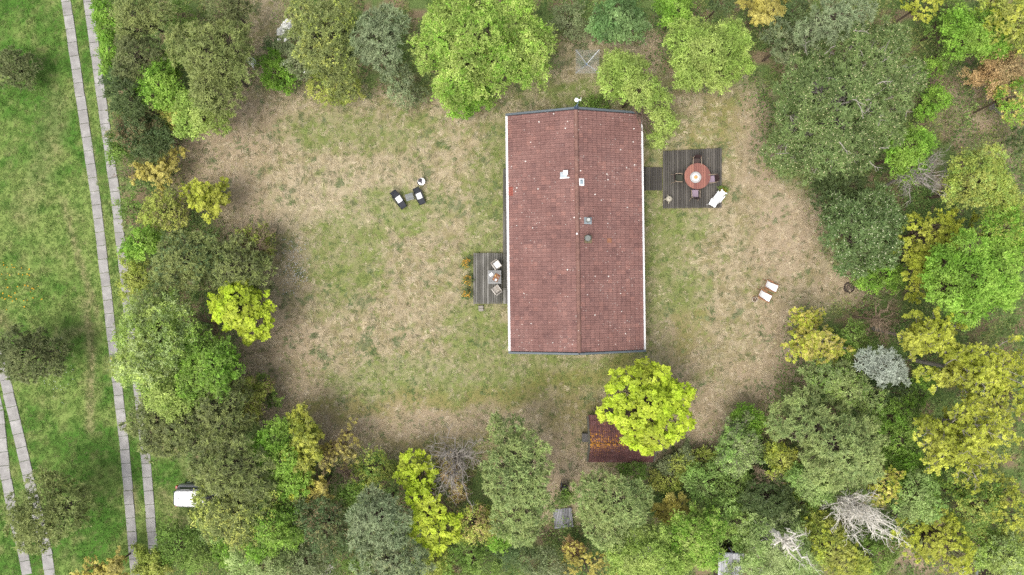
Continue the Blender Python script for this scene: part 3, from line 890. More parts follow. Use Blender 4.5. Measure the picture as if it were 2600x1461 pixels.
# ------------------------------------------------------------------ garden furniture
M['redwood'] = None
def wood_mat(name, cols, stretch, grain=30):
    m, nt, nd, ln, p = mat_new(name)
    n1 = noise(nd, ln, grain, 4, scaled(nd, ln, *stretch, src='Object'), 0.6)
    oi = nd.new('ShaderNodeObjectInfo')
    s = nd.new('ShaderNodeMath'); s.operation = 'MULTIPLY_ADD'; s.inputs[1].default_value = 0.55
    ln.new(oi.outputs['Random'], s.inputs[0])
    k = nd.new('ShaderNodeMath'); k.operation = 'MULTIPLY'; k.inputs[1].default_value = 0.5
    ln.new(n1.outputs[0], k.inputs[0]); ln.new(k.outputs[0], s.inputs[2])
    r = ramp(nd, [(0.15, cols[0]), (0.5, cols[1]), (0.85, cols[2])])
    ln.new(s.outputs[0], r.inputs[0]); ln.new(r.outputs[0], p.inputs['Base Color'])
    p.inputs['Roughness'].default_value = 0.55
    return m
M['redwood'] = wood_mat('red_table_wood', (rgb(140, 88, 78), rgb(166, 106, 92), rgb(196, 132, 110)), (1, .05, 1))
M['teak'] = wood_mat('bleached_teak', (rgb(196, 182, 165), rgb(214, 202, 188), rgb(228, 220, 208)), (1, 1, 1))
M['greyslat'] = wood_mat('grey_slats', (rgb(140, 140, 140), rgb(160, 160, 158), rgb(178, 178, 176)), (.05, 1, 1))
M['lowslat'] = wood_mat('grey_low_table', (rgb(126, 130, 130), rgb(142, 146, 145), rgb(156, 160, 158)), (.05, 1, 1))
M['bronze'] = worn('pale_bronze', rgb(190, 168, 144), 0.08, 20, 0.4, 0.5)
M['fab_brown'] = worn('brown_weave', rgb(92, 76, 72), 0.12, 80, 0.9)
M['fab_olive'] = worn('olive_weave', rgb(78, 80, 68), 0.12, 80, 0.9)
M['fab_lilac'] = worn('lilac_weave', rgb(172, 152, 168), 0.08, 80, 0.9)
M['fab_back'] = worn('dark_back_weave', rgb(72, 54, 52), 0.15, 80, 0.9)
M['black'] = worn('black_metal', rgb(52, 54, 58), 0.15, 20, 0.5)
M['sling'] = worn('charcoal_sling', rgb(70, 72, 78), 0.15, 50, 0.8)
M['cloth'] = worn('white_cloth', (0.82, 0.82, 0.82), 0.03, 8, 0.9, 0.1)
M['canvas'] = worn('white_canvas', (0.8, 0.8, 0.81), 0.04, 6, 0.9, 0.1)
M['orangewood'] = wood_mat('oiled_beech', (rgb(150, 92, 58), rgb(184, 124, 84), rgb(206, 150, 108)), (1, .1, 1))

T0 = 0.22
tc = W(1765.8, 450.7, T0)
rt_ = thing('round_table', 'large round red brown plank table on the square deck', 'table', (tc.x, tc.y, T0))
R = 0.905; npl = 11; pw = 2 * R / npl
for i in range(npl):
    xa, xb = -R + i * pw + 0.01, -R + (i + 1) * pw - 0.01
    top, bot = [], []
    for k in range(7):
        x = xa + (xb - xa) * k / 6
        h = math.sqrt(max(R * R - x * x, 0.0009))
        top.append((x, h)); bot.append((x, -h))
    MB().prism(bot + top[::-1], 0.515, 0.55).build('plank', M['redwood'], rt_)
MB().lathe([(R - 0.09, 0.47), (R - 0.02, 0.47), (R - 0.02, 0.512), (R - 0.09, 0.512)], n=40).build('rim', M['redwood'], rt_)
MB().lathe([(0.3, 0.0), (0.28, 0.04), (0.1, 0.09), (0.08, 0.5), (0.2, 0.512), (0, 0.512)], n=16).build('pedestal', M['redwood'], rt_)
for i in range(4):
    a_ = math.pi / 4 + i * math.pi / 2
    MB().bar((0, 0, 0.49), (0.8 * math.cos(a_), 0.8 * math.sin(a_), 0.49), 0.06, 0.04).build('brace', M['redwood'], rt_)
zt = T0 + 0.552
q = W(1766, 450.8, zt)
ls = thing('turntable', 'grey rimmed turntable in the centre of the round red table', 'turntable', (q.x, q.y, zt))
MB().lathe([(0.2, 0), (0.39, 0.012), (0.39, 0.03), (0.35, 0.036), (0, 0.036)], n=40).build('disc', worn('speckled_grey', rgb(205, 203, 200), .12, 60, .5), ls)
MB().lathe([(0.392, 0.008), (0.4, 0.01), (0.4, 0.034), (0.392, 0.036)], n=40, caps=False).build('rim', worn('dark_grey_rim', rgb(92, 92, 92), .1, 20), ls)
pl = thing('plate', 'white round plate lying on the turntable of the red table', 'plate', (q.x, q.y, zt + 0.037))
MB().lathe([(0.14, 0), (0.2, 0.006), (0.255, 0.022), (0.25, 0.026), (0.15, 0.012), (0, 0.011)], n=36).build('dish', M['white'], pl, True)
ca_ = thing('candle', 'orange round candle with a coiled rim on the white plate', 'candle', (q.x, q.y, zt + 0.05))
MB().lathe([(0.12, 0), (0.135, 0.03), (0.13, 0.07), (0.11, 0.085), (0.09, 0.07), (0.075, 0.085), (0.05, 0.07), (0, 0.075)], n=20).build('wax', worn('orange_wax', rgb(232, 186, 120), .15, 30, .6), ca_, True)
MB().tube([(0, 0, .07), (.01, 0, .1)], 0.008, 5).build('wick', M['dark'], ca_)

def patio_chair(label, px, py, rz, seat, group='armchairs round the red table'):
    q = W(px, py, T0 + 0.45)
    t = thing('patio_chair', label, 'chair', (q.x, q.y, T0), rz, group)
    MB().strip([(-0.24, 0.44), (-0.1, 0.43), (0.1, 0.43), (0.24, 0.45), (0.27, 0.42)], -0.22, 0.22, 0.05).build('seat', seat, t)
    b = MB()
    vs, fs = [], []
    nn = 6
    for layer in (0, 1):
        for j, (yy, zz) in enumerate(((-0.25, 0.46), (-0.29, 0.65), (-0.34, 0.86))):
            for k in range(nn + 1):
                u = k / nn * 2 - 1
                vs.append((u * (0.24 + 0.01 * j), yy - 0.07 * (1 - u * u) * (0.4 + 0.3 * j) - layer * 0.03, zz))
    for layer in (0, 1):
        o = layer * 3 * (nn + 1)
        for j in range(2):
            for k in range(nn):
                f = (o + j * (nn + 1) + k, o + j * (nn + 1) + k + 1, o + (j + 1) * (nn + 1) + k + 1, o + (j + 1) * (nn + 1) + k)
                fs.append(f if layer == 0 else f[::-1])
    o = 3 * (nn + 1)
    for k in range(nn): fs.append((2 * (nn + 1) + k, 2 * (nn + 1) + k + 1, o + 2 * (nn + 1) + k + 1, o + 2 * (nn + 1) + k))
    b.add(vs, fs); b.build('backrest', M['fab_back'], t)
    for s in (-1, 1):
        MB().tube([(s * .27, -.3, .7), (s * .285, -.1, .67), (s * .29, .12, .66), (s * .285, .22, .64)], 0.022, 8).build('armrest', M['bronze'], t, True)
        MB().tube([(s * .285, .2, .64), (s * .28, .23, .45), (s * .27, .27, 0)], 0.016, 6).build('leg', M['bronze'], t)
        MB().tube([(s * .25, -.33, .86), (s * .265, -.28, .55), (s * .27, -.3, .4), (s * .3, -.47, 0)], 0.016, 6).build('leg', M['bronze'], t)
    MB().tube([(-.27, .22, .42), (.27, .22, .42)], 0.014, 6).build('stretcher', M['bronze'], t)
    return t
patio_chair('brown armchair on the north side of the round red table', 1768.6, 412, math.pi, M['fab_brown'])
patio_chair('dark olive armchair on the west side of the round red table', 1724, 452.5, -math.pi / 2, M['fab_olive'])
patio_chair('lilac seated armchair on the south side of the round red table', 1765, 492, 0, M['fab_lilac'])
patio_chair('lilac seated armchair with a dark back, askew on the east side of the red table', 1806, 455, math.pi / 2 + 0.12, M['fab_lilac'])

# cream stove on four feet
q = W(1696, 506.7, T0)
cs = thing('garden_stove', 'small round cream metal stove with four splayed feet on the square deck', 'stove', (q.x, q.y, T0))
crm = worn('cream_enamel', rgb(206, 198, 178), .08, 12, .5)
MB().lathe([(0.1, 0.16), (0.17, 0.2), (0.2, 0.3), (0.2, 0.36)], n=24).build('bowl', crm, cs, True)
MB().lathe([(0.205, 0.36), (0.205, 0.375), (0.15, 0.41), (0.06, 0.43), (0, 0.435)], n=24).build('lid', crm, cs, True)
MB().lathe([(0.015, 0.43), (0.022, 0.46), (0, 0.47)], n=8).build('knob', M['dark'], cs)
for i in range(4):
    a_ = i * math.pi / 2 + 0.05
    c_, s_ = math.cos(a_), math.sin(a_)
    MB().tube([(c_ * .17, s_ * .17, .22), (c_ * .25, s_ * .25, .2), (c_ * .3, s_ * .3, .08), (c_ * .29 - s_ * .04, s_ * .29 + c_ * .04, .02)], [.035, .04, .034, .036], 6).build('leg', crm, cs)

# white table and white chair at the deck's south-east corner
q = W(1811.5, 515.5, T0 + 0.5)
wt = thing('side_table', 'square white plastic table with a parasol hole at the deck corner', 'table', (q.x, q.y, T0), math.radians(-28))
ttop = MB()
ttop.prism([(-.26, -.23), (.26, -.23), (.26, .23), (.06, .23), (.06, .19), (-.02, .19), (-.02, .23), (-.26, .23)], .47, .5).build('tabletop', M['white'], wt)
MB().lathe([(0.03, .5), (0.03, .506), (0, .507)], n=12).build('hole_plug', M['dark'], wt)
for sx in (-1, 1):
    for sy in (-1, 1): MB().tube([(sx * .22, sy * .19, .47), (sx * .25, sy * .22, 0)], .02, 6).build('leg', M['white'], wt)
q = W(1824, 501.5, T0 + 0.4)
wc = thing('plastic_chair', 'white plastic garden chair turned away behind the white square table', 'chair', (q.x, q.y, T0), math.radians(142))
MB().strip([(-.26, .43), (-.1, .4), (.12, .4), (.26, .42), (.3, .38)], -.24, .24, .03).build('seat', M['white'], wc)
MB().strip([(-.24, .43), (-.3, .62), (-.37, .84), (-.42, .9)], -.19, .19, .03).build('backrest', M['white'], wc)
for s in (-1, 1):
    MB().bar((s * .27, -.3, .64), (s * .27, .24, .62), .07, .03).build('armrest', M['white'], wc)
    MB().tube([(s * .27, .22, .62), (s * .28, .3, 0)], .025, 6).build('leg', M['white'], wc)
    MB().tube([(s * .25, -.28, .64), (s * .28, -.36, 0)], .025, 6).build('leg', M['white'], wc)
    MB().lathe([(.0, 0), (.05, .02), (.05, .05), (0, .07)], (s * .2, -.42, .86), 8).build('ear', M['white'], wc)

# terrace table and chairs
Tz = 0.3
q = W(1255.7, 704, Tz + 0.7)
tt = thing('square_table', 'square grey slatted table set for a meal on the west terrace', 'table', (q.x, q.y, Tz), math.radians(0.6))
S = 0.455
for i in range(13):
    y = -S + 0.045 + (i + .5) * (2 * S - 0.09) / 13
    MB().box((0, y, .69), (2 * S - 0.12, (2 * S - .09) / 13 - 0.014, .02)).build('slat', M['greyslat'], tt)
for s in (-1, 1):
    MB().box((s * (S - .03), 0, .69), (.06, 2 * S - .09, .026)).build('frame', M['greyslat'], tt)
    MB().box((0, s * (S - .0225), .69), (2 * S, .045, .026)).build('frame', M['greyslat'], tt)
    for sy in (-1, 1): MB().box((s * (S - .06), sy * (S - .06), .34), (.06, .06, .675)).build('leg', M['greyslat'], tt)
zt = Tz + 0.705
def at_table(px, py, z=zt): return W(px, py, z)
q = at_table(1247, 697.7)
bk = thing('book', 'open white book at the north-west corner of the terrace table', 'book', q, math.radians(38))
for s in (-1, 1):
    MB().add([(0, -.1, 0), (s * .13, -.1, 0), (s * .13, .1, 0), (0, .1, 0), (0, -.1, .02), (s * .06, -.1, .026), (s * .13, -.1, .012), (0, .1, .02), (s * .06, .1, .026), (s * .13, .1, .012)],
             [(4, 5, 8, 7), (5, 6, 9, 8), (0, 1, 6, 5, 4), (3, 7, 8, 9, 2), (1, 2, 9, 6), (0, 3, 2, 1), (0, 4, 7, 3)]).build('page', M['cloth'], bk)
q = at_table(1260, 705.5)
ty = thing('serving_tray', 'brown wooden tray set diagonally on the terrace table', 'tray', q, math.radians(-28))
brn = worn('tray_wood', rgb(164, 112, 76), .2, 20, .6)
MB().box((0, 0, .008), (.36, .5, .014)).build('tray_floor', brn, ty)
for s in (-1, 1):
    MB().box((s * .185, 0, .022), (.015, .5, .04)).build('rim', brn, ty)
    MB().box((0, s * .257, .022), (.385, .014, .04)).build('rim', brn, ty)
def ball(name, label, cat, px, py, r, col, z=zt + 0.016, flat=1.0, parts=None):
    q = at_table(px, py, z)
    t = thing(name, label, cat, q)
    MB().lathe([(0, 0), (r * .7, r * .12 * flat), (r, r * .8 * flat), (r * .8, r * 1.5 * flat), (r * .3, r * 1.85 * flat), (0, r * 1.8 * flat)], n=14).build('flesh' if not parts else parts, worn(name + '_skin', col, .2, 30, .6), t, True)
    MB().tube([(0, 0, r * 1.75 * flat), (.005, 0, r * 1.75 * flat + .012)], .006, 5).build('stalk', M['dark'], t)
    return t
ball('bread_roll', 'orange brown bread roll at the north end of the wooden tray', 'bread', 1258.5, 700.3, .075, rgb(238, 184, 112), flat=.6, parts='crust')
ball('peach', 'small peach coloured fruit at the west edge of the wooden tray', 'fruit', 1253.5, 708, .045, rgb(236, 176, 128))
ball('tomato', 'small dark red fruit near the terrace table edge, east of the bread', 'fruit', 1266.5, 700, .04, rgb(120, 66, 52), zt)
q = at_table(1259.3, 710.8, zt + .016)
cp = thing('cup', 'white cup on the south end of the wooden tray', 'cup', q)
MB().lathe([(.09, 0), (.1, .012), (.04, .012), (.05, .02), (.06, .07), (.05, .07), (.045, .055), (0, .05)], n=18).build('bowl', M['white'], cp, True)
MB().tube([(.05, .01, .06), (.09, .02, .055), (.06, .015, .025)], .008, 6).build('handle', M['white'], cp)
q = at_table(1265, 704, zt + .045)
kn = thing('table_knife', 'silver knife laid across the east edge of the wooden tray', 'knife', q, math.radians(-30))
MB().bar((-.08, 0, 0), (.05, 0, 0), .018, .006).build('blade', M['zinc'], kn); MB().bar((.05, 0, 0), (.12, 0, 0), .02, .012).build('handle', M['dark'], kn)

def teak_chair(label, px, py, rz):
    q = W(px, py, Tz + .45)
    t = thing('teak_chair', label, 'chair', (q.x, q.y, Tz), rz, 'wooden armchairs on the terrace')
    for i in range(6): MB().box((-.175 + i * .07, 0.0, .43), (.046, .42, .018)).build('seat_slat', M['teak'], t)
    for s in (-1, 1):
        MB().box((s * .25, .0, .63), (.06, .5, .025)).build('armrest', M['teak'], t)
        MB().box((s * .24, .22, .31), (.045, .045, .62)).build('leg', M['teak'], t)
        MB().bar((s * .24, -.22, 0), (s * .24, -.24, .5), .045, .045).build('leg', M['teak'], t)
        MB().bar((s * .23, -.23, .45), (s * .23, -.33, .86), .04, .035).build('back_post', M['teak'], t)
    MB().box((0, .23, .4), (.46, .03, .05)).build('rail', M['teak'], t)
    for i in range(5): MB().bar((-.16 + i * .08, -.245, .5), (-.16 + i * .08, -.325, .84), .04, .014).build('back_slat', M['teak'], t)
    MB().box((0, -.335, .87), (.5, .03, .05)).build('top_rail', M['teak'], t)
    return t
teak_chair('pale wooden armchair with a white cushion, north of the terrace table', 1261, 674, math.radians(180 + 36))
teak_chair('pale wooden armchair with bare slats, south of the terrace table', 1260.5, 736, math.radians(36))
q = W(1262.5, 673, Tz + .47)
cu = thing('seat_cushion', 'white seat cushion on the northern wooden chair of the terrace', 'cushion', (q.x, q.y, Tz + .44), math.radians(36))
MB().box((.03, 0.02, .035), (.42, .42, .07)).build('pad', M['cloth'], cu)
MB().tube([(-.18, .02, .072), (.24, .02, .072)], .006, 5).build('seam', worn('seam', (.6, .6, .6), .05), cu)

# step below the terrace
q = W(1221, 783, 0.14)
sp = thing('wooden_step', 'low weathered two board step at the south end of the terrace', 'step', (q.x, q.y, 0), math.radians(3))
for s in (-1, 1):
    MB().box((0, s * .1 - .02, .14), (.34, .185, .03)).build('board', worn('pale_board', rgb(168, 160, 148), .2, 14), sp)
    MB().box((s * .14, 0, .06), (.04, .34, .125)).build('side', M['joist'], sp)

# black loungers and low table on the lawn
def lounger(label, px, py, rz, L=1.25):
    q = W(px, py, .4)
    t = thing('lounge_chair', label, 'lounge chair', (q.x, q.y, 0), rz, 'black sling loungers on the lawn')
    k = L / 1.25
    path = [(-.62 * k, .82), (-.52 * k, .66), (-.38 * k, .5), (-.2 * k, .38), (0, .35), (.2 * k, .38), (.36 * k, .37), (.5 * k, .3), (.6 * k, .22)]
    MB().strip(path, -.2, .2, .015).build('sling', M['sling'], t)
    for s in (-1, 1):
        MB().tube([(s * .22, y, z + .012) for y, z in path], .02, 6).build('side_rail', M['black'], t, True)
        MB().tube([(s * .27, -.42 * k, .62), (s * .275, -.1, .6), (s * .27, .18, .56)], .028, 6).build('armrest', M['black'], t)
        MB().tube([(s * .25, .2, .56), (s * .27, .36, 0)], .018, 6).build('leg', M['black'], t)
        MB().tube([(s * .24, -.3, .56), (s * .27, -.45, 0)], .018, 6).build('leg', M['black'], t)
    for (y, z) in (path[0], path[-1]): MB().tube([(-.22, y, z + .012), (.22, y, z + .012)], .02, 6).build('crossbar', M['black'], t)
    return t
a1 = math.atan2(-(1178 - 712), 672 - 357) - math.pi / 2
a2 = math.atan2(-460, 190) - math.pi / 2
lounger('black sling lounge chair west of the low grey table on the lawn', 1012.7, 508.3, a1, 1.32)
lounger('black sling lounge chair east of the low grey table on the lawn', 1065, 499, a2, 1.14)
def towel(label, px, py, rz, w, l, z):
    q = W(px, py, z)
    t = thing('white_towel', label, 'towel', (q.x, q.y, 0), rz, 'white towels on the loungers')
    MB().strip([(-l / 2, z + .05), (-l / 4, z - .005), (0, z - .015), (l / 4, z + .005), (l / 2, z + .015)], -w / 2, w / 2, .012).build('cloth', M['cloth'], t)
    MB().strip([(-l / 2 + .012, z + .062), (-l / 4, z + .01), (0, z)], -w / 2 + .03, w / 2 - .02, .012).build('fold', M['cloth'], t)
towel('white towel across the western black lounger', 1013.3, 506.5, a1, .41, .42, .385)
towel('white towel across the eastern black lounger', 1063.6, 498.5, a2, .4, .4, .385)
q = W(1039.5, 500.5, .42)
lt = thing('low_table', 'low grey slatted table between the two black loungers', 'table', (q.x, q.y, 0), math.radians(17))
for i in range(6): MB().box((0, -.2 + i * .08, .42), (.56, .068, .02)).build('slat', M['lowslat'], lt)
for s in (-1, 1):
    MB().box((s * .24, 0, .4), (.03, .46, .02)).build('rail', M['lowslat'], lt)
    for sy in (-1, 1): MB().box((s * .24, sy * .2, .195), (.04, .04, .39)).build('leg', M['lowslat'], lt)
q = W(1070, 461.5, .5)
wr = thing('round_side_table', 'small round white table on the lawn with a dark jacket on it', 'table', (q.x, q.y, 0))
MB().lathe([(.24, .46), (.255, .47), (.255, .5), (.235, .492), (0, .49)], n=28).build('tabletop', M['white'], wr)
MB().lathe([(.16, 0), (.15, .02), (.025, .04), (.02, .46), (0, .46)], n=14).build('pedestal', M['white'], wr)
jk = thing('jacket', 'dark grey jacket thrown over the west half of the white round table', 'jacket', (q.x, q.y, .49))
jm = worn('grey_jacket', rgb(92, 88, 94), .25, 12, .9)
J = MB()
top = [(-.22, .16, .02), (-.08, .23, .03), (.06, .19, .015), (.03, .02, .05), (.0, -.08, .03), (-.1, -.06, .06), (-.2, -.02, .04), (-.24, .06, .0), (-.11, .1, .085)]
J.add([Vector(v) for v in top] + [Vector((x, y, .004)) for x, y, z in top[:8]],
      [(i, (i + 1) % 8, 8) for i in range(8)] + [((i + 1) % 8, i, 9 + i, 9 + (i + 1) % 8) for i in range(8)]).build('body_cloth', jm, jk)
MB().tube([(-.02, -.06, .03), (.02, -.12, .02), (.01, -.17, .02)], [.035, .03, .025], 6).build('sleeve', jm, jk)
MB().tube([(-.2, .0, .03), (-.28, -.03, -.06), (-.25, -.16, -.14), (-.2, -.2, -.16)], [.035, .03, .03, .02], 6).build('sleeve', jm, jk)
MB().tube([(-.27, .02, .015), (-.22, .05, .03)], [.03, .03], 8).build('lining', M['cloth'], jk)

# canvas deck chairs, basket, fire pit
def deck_chair(label, px, py, rz):
    q = W(px, py, .4)
    t = thing('deck_chair', label, 'deck chair', (q.x, q.y, 0), rz, 'white canvas deck chairs')
    path = [(-.55, .88), (-.42, .66), (-.28, .48), (-.1, .34), (.1, .28), (.28, .3), (.5, .37)]
    MB().strip(path, -.23, .23, .008).build('canvas', M['canvas'], t)
    for s in (-1, 1):
        MB().bar((s * .255, -.56, .9), (s * .255, .62, .04), .05, .035).build('long_rail', M['orangewood'], t)
        MB().bar((s * .29, -.62, .03), (s * .29, .52, .38), .03, .03).build('seat_rail', M['orangewood'], t)
        MB().bar((s * .32, -.42, .55), (s * .33, .02, .52), .055, .03).build('armrest', M['orangewood'], t)
    MB().tube([(-.27, -.55, .89), (.27, -.55, .89)], .018, 6).build('crossbar', M['orangewood'], t)
    MB().tube([(-.29, .5, .37), (.29, .5, .37)], .014, 6).build('crossbar', M['orangewood'], t)
    return t
a3 = math.atan2(-(350 - 235), 762 - 480) - math.pi / 2
deck_chair('white canvas deck chair standing farther from the basket', 1957.3, 727, a3)
deck_chair('white canvas deck chair standing beside the wicker basket', 1941, 751.5, a3 - .07)
q = W(1917, 761, .2)
bs = thing('wicker_basket', 'small oval basket with a handle beside the white deck chair', 'basket', (q.x, q.y, 0), math.radians(22))
wk = worn('wicker', rgb(232, 216, 194), .15, 60, .8)
MB().lathe([(.15, 0), (.19, .1), (.205, .2), (.205, .22), (.18, .22), (.17, .1), (.13, .03), (0, .03)], n=22, sy=.78).build('body_weave', worn('dark_wicker', rgb(120, 96, 80), .3, 60, .9), bs)
MB().lathe([(.19, .2), (.23, .21), (.23, .24), (.19, .245), (.18, .22)], n=22, sy=.78, caps=False).build('rim', wk, bs)
MB().tube([(0, -.165, .22), (0, -.12, .36), (0, 0, .42), (0, .12, .36), (0, .165, .22)], .022, 6).build('handle', wk, bs)
q = W(2155, 731, 0)
fp = thing('fire_pit', 'round charred fire pit ringed with dark stones at the lawn edge', 'fire pit', (q.x, q.y, 0))
ash = worn('ash', rgb(96, 86, 78), .4, 18, .95)
MB().lathe([(.34, -.02), (.33, .035), (.2, .03), (0, .025)], n=20).build('ash_bed', ash, fp)
rr = random.Random(9)
for i in range(13):
    a_ = i / 13 * 2 * math.pi
    r_ = .34 + rr.uniform(-.02, .02)
    c_ = Vector((math.cos(a_) * r_, math.sin(a_) * r_, .05))
    s_ = MB().lathe([(0, -.06), (.05, -.04), (.085, .0), (.06, .05), (0, .06)], (0, 0, 0), 7)
    s_.v = [(x * rr.uniform(.85, 1.15), y * .75, z) for x, y, z in s_.v]
    o = s_.build('stone', worn('soot_stone', rgb(78, 66, 62), .3, 9, .95) if i == 0 else bpy.data.materials['soot_stone'], fp, loc=c_)
    o.rotation_euler = (0, 0, a_ + math.pi / 2)
for i in range(7):
    a_ = rr.uniform(0, 6.28); r_ = rr.uniform(0, .15)
    p_ = Vector((math.cos(a_) * r_, math.sin(a_) * r_, .06)); d_ = Vector((math.cos(a_ * 3), math.sin(a_ * 3), .1)) * .11
    MB().tube([p_ - d_, p_ + d_], .018, 6).build('charred_stick', worn('charred', rgb(150, 130, 115), .6, 20) if i == 0 else bpy.data.materials['charred'], fp)

# rotary clothes dryer
q = W(1488.5, 166, 0.3)
rd = thing('rotary_dryer', 'square rotary clothes dryer half covered by the bright birch', 'clothes dryer', (q.x, q.y, 0))
al = worn('aluminium', rgb(206, 212, 218), .06, 20, .35, .5)
ct = Vector((W(1491.5, 157.5, 1.85).x - q.x, W(1491.5, 157.5, 1.85).y - q.y, 0))
MB().tube([(0, 0, 0), (ct.x * .5, ct.y * .5, .9), (ct.x, ct.y, 1.5)], .025, 8).build('post', al, rd)
MB().lathe([(.05, 1.3), (.06, 1.32), (.06, 1.42), (.04, 1.45), (0, 1.45)], (ct.x, ct.y, 0), 12).build('hub', worn('blue_hub', rgb(120, 160, 205), .1), rd)
h = .8
cor = [Vector((ct.x + sx * h, ct.y + sy * h, 1.95)) for sx, sy in ((-1, 1), (1, 1), (1, -1), (-1, -1))]
hub = Vector((ct.x, ct.y, 1.4))
for i, c_ in enumerate(cor):
    MB().tube([hub, c_], .03 if i == 1 else .02, 6).build('arm', al, rd)
    MB().tube([Vector((ct.x * .9, ct.y * .9, 1.05)), hub + (c_ - hub) * .45], .012, 5).build('strut', al, rd)
linem = worn('line', rgb(205, 205, 200), .05)
for k in range(11):
    f = .22 + .78 * k / 10
    L = MB()
    for i in range(4):
        p0 = hub + (cor[i] - hub) * f; p1 = hub + (cor[(i + 1) % 4] - hub) * f
        mid = (p0 + p1) / 2 - Vector((0, 0, .03 + .04 * f)) + (hub - (p0 + p1) / 2) * .05
        L.tube([p0, mid, p1], .0085, 4, False)
    L.build('washing_line', linem, rd)

# ------------------------------------------------------------------ small car under the pines
q = W(526, 1252, 0)
car = thing('parked_car', 'small silver car parked under the pines by the slab track', 'car', (q.x, q.y, 0), math.radians(-1))
roof_glare = worn('white_roof_glare', (0.8, 0.8, 0.8), .02, 3, .25, .5)  # bright reflection on the silver car, put into the roof panel's colour
silver = worn('grey_paint', rgb(150, 152, 154), .03, 3, .3, .5)
def outline(L0, L1, w, r, n=5):
    pts = []
    for cx, cy, a0 in ((L1 - r, w - r, 0), (L0 + r, w - r, 90), (L0 + r, -w + r, 180), (L1 - r, -w + r, 270)):
        for k in range(n + 1):
            t = math.radians(a0 + 90 * k / n)
            pts.append((cx + r * math.cos(t), cy + r * math.sin(t)))
    return pts
def loft(layers, cap0=True, cap1=True):
    b = MB()
    n = len(layers[0][0])
    for pts, z in layers: b.v += [(x, y, z + (0 if len(p) < 3 else p[2])) for p in pts for x, y in [p[:2]]]
    for i in range(len(layers) - 1):
        for k in range(n): b.f.append((i * n + k, i * n + (k + 1) % n, (i + 1) * n + (k + 1) % n, (i + 1) * n + k))
    if cap0: b.f.append(tuple(range(n - 1, -1, -1)))
    if cap1: b.f.append(tuple((len(layers) - 1) * n + k for k in range(n)))
    return b
XR, XF = -1.82, 1.82
loft([(outline(XR + .08, XF - .08, .74, .25), .22), (outline(XR, XF, .79, .3), .45), (outline(XR + .02, XF - .02, .8, .3), .7), (outline(XR + .08, XF - .12, .74, .3), .92), (outline(XR + .16, XF - .3, .66, .3), .97)]).build('body', silver, car, True)
loft([(outline(XR + .1, .95, .68, .25), .94), (outline(XR + .2, .45, .56, .22), 1.36), (outline(XR + .26, .36, .5, .2), 1.42)]).build('cabin', silver, car, True)
loft([(outline(XR + .17, .36, .535, .2), 1.405), (outline(XR + .18, .34, .525, .2), 1.435), (outline(XR + .26, .26, .46, .18), 1.46)]).build('roof_panel', roof_glare, car, True)
for s in (-1, 1):
    for (xa, xb, xc, xd) in ((-1.42, -.62, -.66, -1.3), (-.52, .6, .3, -.48)):
        p_ = [(xa, s * .672, 1.0), (xb, s * .672, 1.0), (xc, s * .59, 1.32), (xd, s * .59, 1.32)]
        MB().add(p_ + [(x, y - s * .05, z) for x, y, z in p_], [(0, 1, 2, 3), (7, 6, 5, 4), (0, 4, 5, 1), (1, 5, 6, 2), (2, 6, 7, 3), (3, 7, 4, 0)]).build('side_window', M['glass'], car)
    MB().box((.55, s * .83, 1.0), (.14, .16, .11)).build('mirror', silver, car)
    MB().box((-1.1, s * .47, 1.455), (1.0, .025, .03)).build('roof_rail', silver, car)
    MB().box((XR + .06, s * .62, .78), (.12, .2, .26)).build('tail_light', worn('tail_red', rgb(190, 40, 30), .1, 5, .2), car)
    MB().box((XF - .1, s * .55, .68), (.14, .28, .14)).build('headlight', M['zinc'], car)
    for x in (-1.15, 1.15):
        wl = MB().tube([(x, s * .62, .29), (x, s * .8, .29)], .29, 20).build('wheel', M['dark'], car)
        MB().tube([(x, s * .79, .29), (x, s * .812, .29)], .18, 14).build('rim', M['zinc'], wl)
MB().add([(.96, -.6, 1.0), (.96, .6, 1.0), (.5, .5, 1.33), (.5, -.5, 1.33), (.9, -.6, .98), (.9, .6, .98), (.44, .5, 1.31), (.44, -.5, 1.31)],
         [(0, 1, 2, 3), (7, 6, 5, 4), (0, 4, 5, 1), (1, 5, 6, 2), (2, 6, 7, 3), (3, 7, 4, 0)]).build('windscreen', M['glass'], car)
MB().box((XR + .12, 0, 1.12), (.1, .9, .3), m=Matrix.Rotation(-.25, 3, 'Y')).build('rear_window', M['glass'], car)
MB().tube([(-1.3, .02, 1.45), (-1.38, .02, 1.56)], .012, 6).build('roof_aerial', M['dark'], car)
MB().box((-1.3, .02, 1.465), (.06, .05, .025)).build('aerial_base', M['dark'], car)

# ------------------------------------------------------------------ shed under the lime-green maple
sx0, sx1 = W(1493, 1060, 2.0).x, W(1661, 1060, 2.0).x
yn = W(1500, 1057.7, 2.0).y; yr = W(1500, 1129.5, 3.1).y; ys = W(1500, 1171, 1.75).y
shed = thing('garden_shed', 'shed with a lichen spotted dark red tiled roof under the lime maple', 'shed', ((sx0 + sx1) / 2, yr, 0))
SLn = sx1 - sx0; dn = yn - yr; dsn = yr - ys
sw = worn('shed_wood', rgb(104, 92, 80), .25, 10, .9)
b = MB(); hx = SLn / 2 - .25
b.prism([(-hx, -dsn + .3), (hx, -dsn + .3), (hx, dn - .3), (-hx, dn - .3)], -.1, 1.85)
for s in (-1, 1):
    x0, x1 = sorted((s * hx, s * (hx - .1)))
    b.add([(x0, -dsn + .3, 1.85), (x0, dn - .3, 1.85), (x0, 0, 2.95), (x1, -dsn + .3, 1.85), (x1, dn - .3, 1.85), (x1, 0, 2.95)], [(0, 2, 1), (3, 4, 5), (0, 3, 5, 2), (2, 5, 4, 1), (1, 4, 3, 0)])
b.build('wall', sw, shed)
